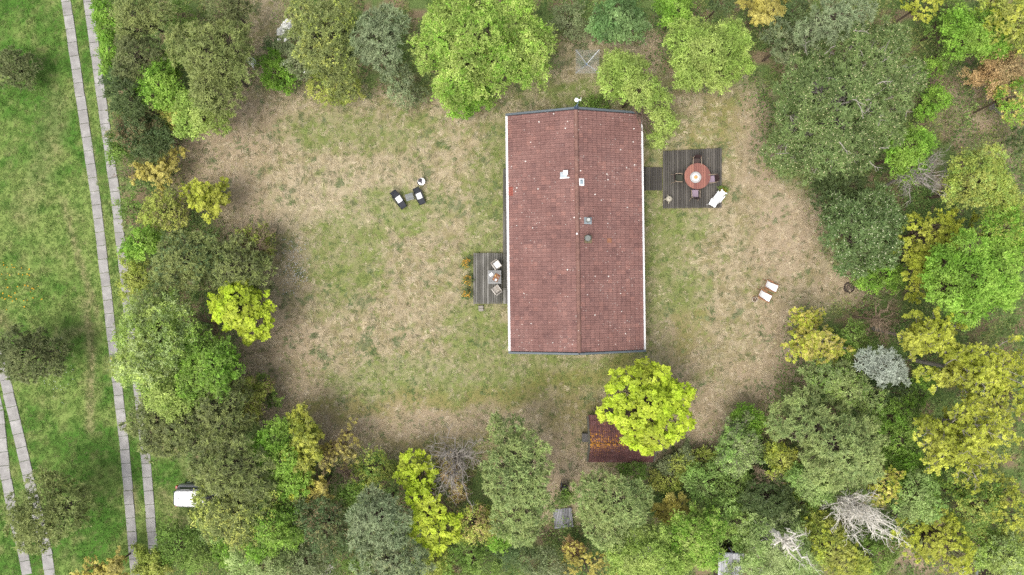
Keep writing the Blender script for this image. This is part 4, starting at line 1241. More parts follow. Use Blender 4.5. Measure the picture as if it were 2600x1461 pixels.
dr = MB().box((-hx - .02, .2, .98), (.05, .9, 1.9)).build('door', worn('shed_door', rgb(80, 74, 66), .2, 10), shed)
MB().box((-hx - .06, .55, 1.0), (.04, .03, .14)).build('handle', M['zinc'], dr)
hxx = SLn / 2 - .03
sr = MB().add([(-hxx, dn, 1.97), (-hxx, 0, 3.06), (-hxx, -dsn, 1.72), (hxx, dn, 1.97), (hxx, 0, 3.06), (hxx, -dsn, 1.72),
               (-hxx, dn, 1.87), (-hxx, 0, 2.96), (-hxx, -dsn, 1.62), (hxx, dn, 1.87), (hxx, 0, 2.96), (hxx, -dsn, 1.62)],
              [(0, 3, 4, 1), (1, 4, 5, 2), (6, 7, 10, 9), (7, 8, 11, 10), (0, 6, 9, 3), (2, 5, 11, 8), (0, 1, 7, 6), (1, 2, 8, 7), (3, 9, 10, 4), (4, 10, 11, 5)]).build('roof', M['dark'], shed)
# dark red tiles with orange lichen that gathers along the ridge
def shed_tile_mat():
    m, nt, nd, ln, p = mat_new('shed_tile')
    v = scaled(nd, ln, 1, 1, 1, 'world')
    n0 = noise(nd, ln, 2.5, 5, v); r0 = ramp(nd, [(.35, rgb(108, 78, 78)), (.55, rgb(130, 88, 84)), (.7, rgb(142, 112, 112))])
    ln.new(n0.outputs[0], r0.inputs[0])
    c = r0.outputs[0]
    mp = nd.new('ShaderNodeMapping'); mp.inputs['Scale'].default_value = (1, .6, 1); ln.new(nd.new('ShaderNodeNewGeometry').outputs['Position'], mp.inputs['Vector'])
    n1 = noise(nd, ln, 11, 3, mp.outputs[0], .6)
    sp = nd.new('ShaderNodeSeparateXYZ'); ln.new(nd.new('ShaderNodeNewGeometry').outputs['Position'], sp.inputs[0])
    dz = nd.new('ShaderNodeMapRange'); dz.inputs[1].default_value = 2.2; dz.inputs[2].default_value = 3.1; dz.inputs[3].default_value = -.04; dz.inputs[4].default_value = .14
    ln.new(sp.outputs[2], dz.inputs[0])
    dx = nd.new('ShaderNodeMapRange'); dx.inputs[1].default_value = sx0; dx.inputs[2].default_value = sx0 + 3.2; dx.inputs[3].default_value = .05; dx.inputs[4].default_value = -.07
    ln.new(sp.outputs[0], dx.inputs[0])
    a1_ = nd.new('ShaderNodeMath'); ln.new(n1.outputs[0], a1_.inputs[0]); ln.new(dz.outputs[0], a1_.inputs[1])
    a2_ = nd.new('ShaderNodeMath'); ln.new(a1_.outputs[0], a2_.inputs[0]); ln.new(dx.outputs[0], a2_.inputs[1])
    rr_ = ramp(nd, [(.645, (0, 0, 0)), (.69, (1, 1, 1))]); ln.new(a2_.outputs[0], rr_.inputs[0])
    c = mixc(nd, ln, rr_.outputs[0], c, rgb(226, 160, 66))
    we = nd.new('ShaderNodeAttribute'); we.attribute_name = 'wear_lap_shade'
    rw = ramp(nd, [(0.0, (0.36, 0.34, 0.33)), (0.3, (0.95, 0.95, 0.95)), (0.62, (1.0, 1.0, 1.0)), (1.0, (1.3, 1.28, 1.26))])  # rubbed roll tops paler, shade below each lap painted dark
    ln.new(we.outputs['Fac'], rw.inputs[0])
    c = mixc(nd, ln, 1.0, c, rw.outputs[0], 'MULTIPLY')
    ln.new(c, p.inputs['Base Color']); p.inputs['Roughness'].default_value = .75; p.inputs['Specular IOR Level'].default_value = .25
    return m
M['shed_tile'] = shed_tile_mat()
SR = {}
def shed_slope(d, z1, sgn):
    ang = math.atan2(3.08 - z1, d); L = math.hypot(d, 3.08 - z1)
    rows = 5; g = (L + .02) / rows
    nc = 15; w_ = SLn / nc
    vs, fs, wr = tile_geom(w_, g, .03, .03)
    me = bpy.data.meshes.new('tile'); me.from_pydata(vs, [], fs); add_wear_lap_shade(me, wr); me.materials.append(M['shed_tile'])
    rr = random.Random(6)
    for r in range(rows):
        for k in range(nc):
            s = r * g
            R = Matrix.Rotation(sgn * math.pi / 2, 4, 'Z') @ Matrix.Rotation(ang + rr.uniform(-.004, .004), 4, 'Y')
            o = link('tile', me, sr)
            o.matrix_local = Matrix.Translation((-SLn / 2 + (k + .5) * w_, sgn * s * math.cos(ang), 3.09 - s * math.sin(ang) + rr.uniform(-.004, .004))) @ R
shed_slope(dn + .02, 1.98, 1); shed_slope(dsn + .02, 1.73, -1)
rm2 = rt.mesh('ridge_tile', M['shed_tile'], True); add_wear_lap_shade(rm2, [.5] * len(rt.v))
for i in range(12):
    o = link('ridge_tile', rm2, sr, (SLn / 2 - i * SLn / 12, 0, 3.08), (0, 0, math.pi / 2)); o.scale = (.8, .95, .8)
for s in (-1, 1):
    for d_, z1 in ((dn, 1.99), (-dsn, 1.74)):
        MB().bar((s * (SLn / 2 + .02), d_, z1), (s * (SLn / 2 + .02), 0, 3.1), .13, .16).build('barge_board', worn('green_grey_board', rgb(112, 110, 98), .2, 8) if 'green_grey_board' not in bpy.data.materials else bpy.data.materials['green_grey_board'], shed)
q = W(1485.5, 1112, .5)
gx_ = thing('wooden_box', 'grey wooden box against the west wall of the red roofed shed', 'box', (q.x, q.y, 0))
gm = worn('grey_box', rgb(120, 116, 112), .15, 12)
MB().box((0, 0, .24), (.36, .52, .48)).build('case', gm, gx_); MB().box((0, 0, .505), (.42, .58, .04)).build('lid', gm, gx_)
q = W(1696, 1124, .3)
bu = thing('bucket', 'white bucket on the ground at the east end of the shed', 'bucket', (q.x, q.y, 0))
MB().lathe([(.13, 0), (.17, .32), (.185, .33), (.16, .33), (.125, .04), (0, .04)], n=18).build('pail', M['white'], bu)
MB().tube([(-.17, 0, .33), (-.1, .12, .36), (.1, .12, .36), (.17, 0, .33)], .008, 5).build('handle', M['zinc'], bu)

# ------------------------------------------------------------------ odd things between the trees
gw = plank_mat('grey_planks', (rgb(120, 120, 122), rgb(160, 160, 164), rgb(190, 190, 194)), 40)
q = W(1430, 1320, .35)
pf = thing('slatted_platform', 'weathered grey slatted platform between the two tall pines', 'platform', (q.x, q.y, 0), math.radians(6))
for i in range(12): MB().box((-.6 + i * .11, .1, .35), (.085, 1.35, .025)).build('slat', gw, pf)
MB().box((0, -.5, .375), (1.34, .1, .025)).build('edge_board', gw, pf)
for s in (-1, 1): MB().box((0, s * .45 + .1, .27), (1.3, .07, .13)).build('joist', M['joist'], pf)
q = W(1432, 1241, .3)
wb = thing('water_butt', 'black water butt beside the tall pine south-west of the shed', 'water butt', (q.x, q.y, 0))
bkp = worn('black_plastic', (.025, .025, .028), .2, 8, .35, .5)
MB().lathe([(.24, 0), (.3, .2), (.31, .45), (.27, .75)], n=20).build('barrel', bkp, wb, True)
MB().lathe([(.285, .75), (.285, .79), (.2, .82), (0, .83)], n=20).build('lid', bkp, wb)
MB().tube([(-.2, .12, .83), (-.24, .3, .86), (-.2, .46, .7), (-.16, .5, .1)], .03, 6).build('hose', worn('grey_hose', rgb(130, 134, 140), .1, 9, .3), wb, True)
q = W(629, 153, .7)
wg = thing('garden_bench', 'white metal garden bench half hidden by the olive pine', 'bench', (q.x, q.y, 0), math.radians(-40))
for i in range(4): MB().box((0, -.12 + i * .1, .44), (1.0, .06, .02)).build('seat_slat', M['white'], wg)
MB().tube([(-.55, .3, .8), (0, .33, .86), (.55, .3, .8)], .03, 6).build('back_rail', M['white'], wg)
for i in range(7): MB().tube([(-.45 + i * .15, .26, .44), (-.45 + i * .15, .3, .82)], .014, 5).build('back_rod', M['white'], wg)
for s in (-1, 1):
    MB().tube([(s * .52, -.2, 0), (s * .5, -.18, .44), (s * .52, .3, .82)], .02, 6).build('side_frame', M['white'], wg)
    MB().tube([(s * .5, .24, .44), (s * .54, .34, 0)], .02, 6).build('leg', M['white'], wg)
def planks(name, label, px, py, rz, n, L, wd_, mat, cat, dz=.12):
    q = W(px, py, .1)
    t = thing(name, label, cat, (q.x, q.y, 0), math.radians(rz))
    rr = random.Random(int(px))
    for i in range(n): MB().box((rr.uniform(-.1, .1), (i - (n - 1) / 2) * (wd_ + .02), dz + rr.uniform(0, .05)), (L, wd_, .04)).build('plank', mat, t)
    for s in (-1, 1): MB().box((s * L * .35, 0, dz / 2 - .01), (.08, n * wd_, dz - .02)).build('bearer', M['joist'], t)
planks('plank_bench', 'bleached plank bench in the rough grass at the bottom edge', 832, 1449, 47, 2, 1.1, .2, worn('bleached', rgb(206, 198, 190), .2, 10), 'bench', .3)
planks('plank_pile', 'grey plank pile under the orange twigged shrubs at the right', 2528, 277, -28, 3, 1.1, .15, worn('old_planks', rgb(150, 140, 134), .25, 10), 'planks')
planks('slanted_planks', 'dark slanting planks beside the white stepping slabs in the lower right corner', 2471, 1450, -32, 4, 1.2, .13, worn('brown_grey_planks', rgb(140, 128, 112), .25, 10), 'planks')
for i, (px, py) in enumerate(((2448, 1426), (2452, 1437), (2449, 1450), (2451, 1462))):
    q = W(px, py, .1)
    t = thing('stepping_slab', 'white stepping slab in the short row at the lower right corner', 'stepping slab', (q.x, q.y, 0), random.Random(i).uniform(-.15, .15), 'white stepping slabs')
    MB().box((0, 0, .07), (.42, .27, .1)).build('slab', M['white'], t)
q = W(2486, 1445, .4)
pp = thing('grey_pipe', 'pale grey pipe lying beside the dark slanting planks in the corner', 'pipe', (q.x, q.y, 0))
MB().tube([(0, -1.0, .12), (.02, .7, .12)], .1, 10).build('tube', worn('pale_pipe', rgb(170, 176, 176), .15, 8), pp)
MB().tube([(0, -.3, .12), (0, -.2, .12)], .12, 10).build('collar', M['zinc'], pp)
q = W(2527, 1450, .3)
tb = thing('garden_tub', 'small teal tub in the dark gap beside the grey pipe', 'tub', (q.x, q.y, 0))
MB().lathe([(.08, 0), (.12, .24), (.13, .25), (.11, .25), (.07, .04), (0, .04)], n=14).build('pot', worn('teal', rgb(96, 146, 150), .2, 8), tb)
MB().lathe([(.105, .21), (0, .22)], n=14).build('soil', M['dark'], tb)
# neighbouring sheds that reach into the frame
q = W(2546, 1446, 2.3)
ns = thing('flat_roofed_shed', 'flat charcoal roofed shed with a white edge at the lower right corner', 'shed', (q.x, q.y, 0), math.radians(-14))
MB().box((1.6, -1.1, 1.1), (3.0, 2.0, 2.2)).build('wall', sw, ns)
MB().box((1.6, -1.1, 2.26), (3.3, 2.3, .08)).build('roof', worn('charcoal_felt', rgb(86, 84, 90), .15, 8), ns)
MB().box((1.6, .07, 2.27), (3.36, .05, .12)).build('edge_strip', M['white'], ns)
q = W(1857, 1404, 2.2)
gs = thing('grey_roofed_hut', 'hut with a pale grey board roof seen through birch leaves at the bottom edge', 'hut', (q.x, q.y, 0), math.radians(-2))
MB().box((0, -1.1, 1.05), (1.5, 1.9, 2.1)).build('wall', sw, gs)
rf = MB().box((0, -1.1, 2.14), (1.7, 2.1, .05)).build('roof', M['dark'], gs)
pale = plank_mat('pale_boards', (rgb(160, 160, 164), rgb(196, 196, 200), rgb(225, 225, 228)), 40)
for i in range(9): MB().box((-.76 + i * .19, -1.1, 2.185), (.175, 2.1, .03)).build('board', pale, rf)
MB().box((0, -.02, 2.2), (1.7, .07, .06)).build('gutter', M['trim'], gs)
MB().tube([(-.25, .45, 2.4), (.1, .02, 2.3)], .06, 8).build('chimney_pipe', bkp, gs)

# ------------------------------------------------------------------ trees and shrubs
TG = np.random.default_rng(77)
def cl(*c): return np.array([lin(x) for x in c])
KINDS = {
 # form, two leaf colours, tip colour, tuft spacing, leaves per tuft, leaf length, width ratio
 'olive_pine': dict(f='needle', a=cl(112, 128, 68), b=cl(148, 160, 90), tip=cl(180, 188, 118), sp=.31, n=13, L=.2, w=.3),
 'dark_pine':  dict(f='needle', a=cl(92, 106, 62), b=cl(118, 128, 78), tip=cl(154, 158, 106), sp=.31, n=13, L=.19, w=.3),
 'green_pine': dict(f='needle', a=cl(118, 144, 84), b=cl(154, 174, 102), tip=cl(200, 208, 134), sp=.32, n=13, L=.21, w=.3),
 'big_pine':   dict(f='needle', a=cl(94, 118, 66), b=cl(120, 142, 82), tip=cl(156, 174, 106), sp=.37, n=15, L=.25, w=.26, candle=cl(226, 220, 170)),
 'blue_pine':  dict(f='needle', a=cl(116, 136, 96), b=cl(144, 160, 116), tip=cl(182, 192, 146), sp=.32, n=13, L=.22, w=.28),
 'candle_pine':dict(f='needle', a=cl(82, 108, 60), b=cl(106, 132, 76), tip=cl(148, 168, 104), sp=.38, n=15, L=.26, w=.26, candle=cl(228, 228, 190)),
 'silver_fir': dict(f='needle', a=cl(150, 162, 144), b=cl(176, 186, 168), tip=cl(212, 218, 202), sp=.3, n=11, L=.24, w=.28),
 'dark_fir':   dict(f='needle', a=cl(66, 86, 48), b=cl(88, 108, 62), tip=cl(134, 150, 92), sp=.34, n=12, L=.25, w=.24),
 'birch':      dict(f='spray', a=cl(154, 182, 86), b=cl(192, 210, 116), tip=None, sp=.26, n=13, L=.125, w=.62),
 'bright':     dict(f='spray', a=cl(128, 172, 62), b=cl(170, 206, 90), tip=None, sp=.27, n=12, L=.135, w=.62),
 'pale_birch': dict(f='spray', a=cl(156, 180, 108), b=cl(192, 208, 140), tip=None, sp=.27, n=12, L=.125, w=.58),
 'broadleaf':  dict(f='spray', a=cl(112, 148, 86), b=cl(150, 180, 114), tip=None, sp=.28, n=9, L=.18, w=.6),
 'pale_green': dict(f='spray', a=cl(148, 182, 96), b=cl(186, 208, 130), tip=None, sp=.28, n=10, L=.125, w=.6),
 'maple':      dict(f='rosette', a=cl(176, 200, 52), b=cl(206, 220, 76), tip=None, sp=.39, n=10, L=.19, w=.75),
 'yellow':     dict(f='rosette', a=cl(168, 178, 62), b=cl(202, 206, 88), tip=None, sp=.36, n=7, L=.135, w=.7),
 'yellowgreen':dict(f='spray', a=cl(164, 180, 82), b=cl(198, 202, 106), tip=None, sp=.28, n=10, L=.125, w=.6),
 'bush_green': dict(f='spray', a=cl(118, 150, 66), b=cl(156, 182, 92), tip=None, sp=.29, n=10, L=.125, w=.58),
 'bush_dark':  dict(f='spray', a=cl(94, 118, 72), b=cl(124, 142, 90), tip=None, sp=.29, n=10, L=.125, w=.54),
 'bush_grey':  dict(f='spray', a=cl(132, 146, 100), b=cl(164, 172, 126), tip=None, sp=.29, n=10, L=.125, w=.54),
 'gold':       dict(f='rosette', a=cl(194, 184, 92), b=cl(216, 206, 118), tip=None, sp=.34, n=7, L=.11, w=.65),
 'copper':     dict(f='spray', a=cl(190, 160, 112), b=cl(204, 180, 130), tip=None, sp=.29, n=9, L=.1, w=.6),
 'brownish':   dict(f='spray', a=cl(144, 128, 94), b=cl(160, 158, 104), tip=None, sp=.29, n=9, L=.11, w=.55),
 'orange_flower': dict(f='rosette', a=cl(214, 166, 70), b=cl(228, 186, 84), tip=None, sp=.16, n=6, L=.1, w=.6),
 'white_blossom': dict(f='rosette', a=cl(242, 242, 240), b=cl(225, 228, 210), tip=None, sp=.2, n=7, L=.11, w=.7),
 'bare':       dict(f='none', a=cl(150, 150, 100), b=cl(170, 165, 110), tip=None, sp=.3, n=3, L=.09, w=.5),
}
LEAFGAIN = 0.92
def unit(v): return v / np.maximum(np.linalg.norm(v, axis=-1, keepdims=True), 1e-6)
def tubes(P0, P1, R0, R1, sides):
    d = unit(P1 - P0)
    ref = np.where(np.abs(d[:, 2:3]) > .9, np.array([[1., 0, 0]]), np.array([[0, 0, 1.]]))
    u = unit(np.cross(d, ref)); w = np.cross(d, u)
    out = []
    for k in range(sides):
        a, b = 2 * math.pi * k / sides, 2 * math.pi * (k + 1) / sides
        ca_, sa, cb, sb = math.cos(a), math.sin(a), math.cos(b), math.sin(b)
        out.append(np.stack([P0 + (u * ca_ + w * sa) * R0[:, None], P0 + (u * cb + w * sb) * R0[:, None],
                             P1 + (u * cb + w * sb) * R1[:, None], P1 + (u * ca_ + w * sa) * R1[:, None]], 1))
    return np.concatenate(out, 0).reshape(-1, 3)
class Segs:
    def __init__(s): s.p0, s.p1, s.r0, s.r1 = [], [], [], []
    def poly(s, pts, ra, rb):
        n = len(pts) - 1
        for i in range(n):
            s.p0.append(pts[i]); s.p1.append(pts[i + 1])
            s.r0.append(ra + (rb - ra) * i / n); s.r1.append(ra + (rb - ra) * (i + 1) / n)
    def arrays(s): return np.array(s.p0), np.array(s.p1), np.array(s.r0), np.array(s.r1)
def bend(a, b, n, wob, rise=0.0):
    t = np.linspace(0, 1, n + 1)[:, None]
    p = a + (b - a) * t
    L = np.linalg.norm(b - a)
    p[1:-1] += TG.normal(0, wob * L, (n - 1, 3))
    p[:, 2] += rise * L * np.sin(t[:, 0] * math.pi)
    return p
def leaves(kind, T, N, S):
    """leaf blades for tufts at T with outward directions N; S scales the leaf"""
    K = KINDS[kind]
    nt, nl = len(T), int(K['n'] * (1.25 if K['f'] == 'needle' else 1.6))
    if nt == 0: return np.zeros((0, 3)), np.zeros((0, 3))
    f = K['f']
    shade = vn3(T * 1.1)
    base = K['a'] + (K['b'] - K['a']) * np.clip((shade - .3) * 2.2, 0, 1)[:, None]
    base = base * TG.uniform(.74, 1.2, (nt, 1)) * (.62 + .72 * vnoise(T[:, 0] * 1.7 + T[:, 2], T[:, 1] * 1.7 - T[:, 2], 63))[:, None]
    Tn = np.repeat(T, nl, 0); Nn = np.repeat(N, nl, 0); B = np.repeat(base, nl, 0)
    m = len(Tn)
    L = K['L'] * (.95 if K['f'] == 'needle' else .84) * S * TG.uniform(.55, 1.45, m)
    if f == 'needle':
        ax = unit(Nn * .75 + np.array([0, 0, .7]))
        ra = unit(TG.normal(0, 1, (m, 3)))
        d = unit(ra - ax * ((ra * ax).sum(1) * TG.uniform(.2, 1.0, m))[:, None] + ax * TG.uniform(.1, .75, (m, 1)))
        s = unit(np.cross(d, ax + TG.normal(0, .3, (m, 3)))) * (L * K['w'])[:, None] * .5
        p = Tn + TG.normal(0, .025, (m, 3))
        q = d * L[:, None]
        V = np.stack([p + q * .2 + s * .9, p + q * 1.05, p + q * .2 - s * .9], 1)
        tipc = np.repeat((K['tip'] + (base - K['tip']) * .45), nl, 0) * TG.uniform(.92, 1.08, (m, 1))
        C = np.stack([B * .92, tipc, B * .92], 1)
        if 'candle' in K:
            k = TG.random(nt) < .5
            Tc = T[k]; nc = len(Tc)
            up = unit(N[k] * .5 + np.array([0, 0, 1.]))
            hh = TG.uniform(.1, .18, nc)[:, None]
            side = unit(np.cross(up, TG.normal(0, 1, (nc, 3)))) * .03
            V = np.concatenate([V, np.stack([Tc + up * .1 + side, Tc + up * (.1 + hh), Tc + up * .1 - side], 1),
                                np.stack([Tc + up * .15 - side * 1.4, Tc + up * .16 + np.cross(up, side) * 1.8, Tc + up * .15 + side * 1.4], 1)])
            cc = np.repeat((K['candle'] * TG.uniform(.7, 1.1, (nc, 1)))[:, None, :], 3, 1)
            C = np.concatenate([C, cc, cc])
    else:
        if f == 'rosette':
            off = unit(TG.normal(0, 1, (m, 3))) * (TG.random(m) ** .5)[:, None] * np.array([.17, .17, .06]) * S * (K['L'] / .16)
            nrm = unit(Nn * .5 + np.array([0, 0, 1.0]) + TG.normal(0, .35, (m, 3)))
        else:
            axis_ = np.repeat(unit(N * np.array([1, 1, .3]) + TG.normal(0, .5, (nt, 3)) + np.array([0, 0, -.1])), nl, 0)
            off = axis_ * TG.uniform(-.22, .26, (m, 1)) + TG.normal(0, .06, (m, 3))
            nrm = unit(Nn * .4 + np.array([0, 0, .8]) + TG.normal(0, .6, (m, 3)))
        p = Tn + off
        d = unit(np.cross(nrm, TG.normal(0, 1, (m, 3))))
        s = np.cross(nrm, d) * (L * K['w'] * .5)[:, None]
        q = d * L[:, None]
        V = np.stack([p - q * .4 + s * 1.05, p + q * .6, p - q * .4 - s * 1.05], 1)
        C = np.repeat((B * TG.uniform(.88, 1.12, (m, 1)))[:, None, :], 3, 1)
    return V.reshape(-1, 3), np.clip(C.reshape(-1, 3) * LEAFGAIN, 0, .85)
def vn3(P): return .5 * vnoise(P[:, 0] * .9 + P[:, 2] * .6, P[:, 1] * .9, 61) + .5 * vnoise(P[:, 0] * 2.3, P[:, 1] * 2.3 + P[:, 2] * 1.7, 62)
LEAFCOUNT = [0]
GROUPS = {}
def tree(name, kind, blobs, h, label, mode='dense', bark=None, dens=1.0, twig=1.0, mixk=None, group=None, leaf=1.0, flat=0.8, snags=0):
    """blobs: crown outlines (x, y, r) on the overview plan; h: height in metres"""
    blobs = np.array(blobs, float).reshape(-1, 3)
    zc = h * .68
    wsum = (blobs[:, 2] ** 2).sum()
    cx = (blobs[:, 0] * blobs[:, 2] ** 2).sum() / wsum; cy = (blobs[:, 1] * blobs[:, 2] ** 2).sum() / wsum
    b0 = WD(cx, cy, zc)
    base = np.array([b0.x, b0.y, 0.0])
    rmax = blobs[:, 2].max()
    lobes = []
    for x, y, r in blobs:
        z = zc - .12 * h * math.hypot(x - cx, y - cy) / rmax + TG.uniform(-.04, .04) * h
        z = max(z, .3 * h)
        c = WD(x, y, z); R = r * DK * (CAM_H - z) / F
        c = np.array(c) - base
        rz = min(R * flat, h - z + .05 * h, z * .9)
        lobes.append((c - np.array([0, 0, rz * .12]), R * .62, rz * .95))
        k = 7 if R > 1.2 else 5
        a0 = TG.uniform(0, 6.28)
        for i in range(k):
            a = a0 + i * 2 * math.pi / k + TG.uniform(-.35, .35)
            d = R * TG.uniform(.46, .7); rl = R * TG.uniform(.27, .44)
            lobes.append((c + np.array([math.cos(a) * d, math.sin(a) * d, rz * TG.uniform(-.35, .25)]), rl, min(rl * .9, rz)))
        for i in range(6 if R > 1.0 else 2):
            a = TG.uniform(0, 6.28); d = R * TG.uniform(.7, .98)
            rl = R * TG.uniform(.12, .24)
            lobes.append((c + np.array([math.cos(a) * d, math.sin(a) * d, rz * TG.uniform(-.3, .2)]), rl, min(rl, rz)))
        for i in range(3 if R > 1.5 else 0):
            a = TG.uniform(0, 6.28); d = R * TG.uniform(.1, .4)
            lobes.append((c + np.array([math.cos(a) * d, math.sin(a) * d, rz * TG.uniform(.3, .6)]), R * TG.uniform(.3, .42), rz * .45))
    root = thing(name, label, 'shrub' if name.endswith(('shrub', 'bush')) else 'tree', base, 0, group or GROUPS.get(name))
    K = KINDS[kind]
    sg = Segs()
    Rt = max(l[1] for l in lobes)
    tr = .012 * h + .02 if h > 3 else .03 * h + .01
    LC = np.array([l[0] for l in lobes]); LR = np.array([[l[1], l[1], l[2]] for l in lobes])
    def surf(n):
        w = LR[:, 0] ** 2; idx = TG.choice(len(LC), n, p=w / w.sum())
        d = unit(TG.normal(0, 1, (n, 3))); d[:, 2] = np.where(d[:, 2] < -.25, -d[:, 2], d[:, 2])
        return LC[idx] + d * LR[idx] * TG.uniform(.75, 1.05, (n, 1)), d
    top = np.array([0, 0, .3 * h])
    tp = np.array([TG.normal(0, .03 * h), TG.normal(0, .03 * h), 0])
    fork = top + tp + np.array([0, 0, .15 * h])
    sg.poly(np.array([[0, 0, -.1], top + tp * .5, fork]), tr, tr * .75)
    ends = []
    if mode == 'dense':
        for c, R, rz in lobes:
            sg.poly(bend(fork, c + np.array([0, 0, rz * .5]), 4, .06), tr * .5, .012)
            if R > .5:
                for _ in range(3):
                    e = c + unit(TG.normal(0, 1, 3) + np.array([0, 0, .6])) * np.array([R, R, rz]) * .85
                    sg.poly(bend(c, e, 3, .08), .02, .007)
        for c, R, rz in lobes:
            n = int(2 * math.pi * R * max(R, .5 * (R + rz)) / K['sp'] ** 2 * dens * (1.15 if K['f'] == 'needle' else 1.0)) + 4
            d = unit(TG.normal(0, 1, (n, 3)))
            d[:, 2] = np.where(d[:, 2] < -.35, -d[:, 2], d[:, 2])
            p = c + d * np.array([R, R, rz]) * TG.uniform(.8, 1.06, (n, 1))
            ends.append((p, d))
        P = np.concatenate([e[0] for e in ends]); N = np.concatenate([e[1] for e in ends])
        inside = np.zeros(len(P), bool)
        for c, rr_ in zip(LC, LR):
            inside |= ((((P - c) / rr_) ** 2).sum(1) < .42)
        inside |= P[:, 2] < .12
        P, N = P[~inside], N[~inside]
    else:
        nl = max(6, int((9 if mode == 'sparse' else 13) * twig * (1 + .35 * (len(blobs) - 1))))
        tg, _ = surf(nl)
        tg[:, 2] = np.maximum(tg[:, 2], .25 * h)
        PE, NE = [], []
        for e in tg:
            limb = bend(fork + TG.normal(0, .05, 3), e, 6, .05, .08)
            sg.poly(limb, tr * .42 + .012, .009)
            for j in (2, 3, 4, 5, 6):
                for _ in range(2):
                    o = limb[j]
                    out = unit(o - fork) * .8 + unit(TG.normal(0, 1, 3)) * .9 + np.array([0, 0, .1])
                    e2 = o + unit(out) * Rt * TG.uniform(.25, .5)
                    tw = bend(o, e2, 3, .07)
                    sg.poly(tw, .014, .006)
                    for q in (1, 2, 3):
                        for _k in range(1):
                            e3 = tw[q] + unit(unit(e2 - o) + unit(TG.normal(0, 1, 3)) * .9) * Rt * TG.uniform(.12, .25)
                            sg.poly(np.array([tw[q], e3]), .008, .004)
                            PE.append(e3); NE.append(unit(e3 - fork))
                            if TG.random() < .6: PE.append((tw[q] + e3) / 2); NE.append(unit(e3 - fork))
        P = np.array(PE); N = np.array(NE)
        k = (P[:, 2] > .1) & (TG.random(len(P)) < dens)
        P, N = P[k], N[k]
    if snags:
        p0, d0 = surf(snags)
        up = d0[:, 2] > .1
        for q0, dd in zip(p0[up], d0[up]):
            q0 = q0 * np.array([1, 1, 1.02]) + np.array([0, 0, .12])
            a_ = TG.uniform(0, 6.28)
            e = q0 + np.array([math.cos(a_), math.sin(a_), .1]) * TG.uniform(.5, 1.1)
            pl_ = bend(q0, e, 4, .05, .08)
            sg.poly(pl_, .03, .012)
            for j in (1, 2, 3): sg.poly(bend(pl_[j], pl_[j] + unit(TG.normal(0, 1, 3)) * .35, 2, .06), .015, .008)
    bk = bark or {'needle': 'bark_pine', 'spray': 'bark', 'rosette': 'bark', 'none': 'bark_twig'}[K['f']]
    P0, P1, R0, R1 = sg.arrays()
    if mode == 'bare':
        thick = R0 > .016
        link('trunk', np_mesh('trunk', tubes(P0[thick], P1[thick], R0[thick], R1[thick], 6), 4, M[bk]), root)
        V = tubes(P0[~thick], P1[~thick], np.maximum(R0[~thick], .0075), np.maximum(R1[~thick], .004), 3)
        link('twigs', np_mesh('twigs', V, 4, M[bk]), root)
    else:
        link('trunk', np_mesh('trunk', np.concatenate([tubes(P0[R0 > .03], P1[R0 > .03], R0[R0 > .03], R1[R0 > .03], 6), tubes(P0[R0 <= .03], P1[R0 <= .03], np.maximum(R0[R0 <= .03], .009), np.maximum(R1[R0 <= .03], .006), 3)]), 4, M[bk]), root)
    if len(P) and K['f'] != 'none':
        if mixk is not None:
            sel = TG.random(len(P)) < mixk[1]
            V1, C1 = leaves(kind, P[~sel], N[~sel], leaf); V2, C2 = leaves(mixk[0], P[sel], N[sel], leaf)
            V, C = np.concatenate([V1, V2]), np.concatenate([C1, C2])
        else:
            V, C = leaves(kind, P, N, leaf)
        V[:, 2] = np.maximum(V[:, 2], .03)
        LEAFCOUNT[0] += len(V) // 3
        link('crown', np_mesh('crown', V, 3, M['needle' if K['f'] == 'needle' else 'leaf'], C), root)
    return root
GROUPS.update({'pine_tree': 'pines round the garden', 'birch_tree': 'birches round the garden', 'maple_tree': 'maples in yellow green spring leaf',
  'yellow_tree': 'yellow flowering trees on the east side', 'bare_tree': 'bare trees among the leafy ones', 'broadleaf_tree': 'leafy trees round the garden',
  'shrub': 'shrubs round the garden', 'fir_tree': 'firs on the east side', 'dead_tree': 'dead grey trees in the south-east wood', 'juniper_bush': 'junipers'})
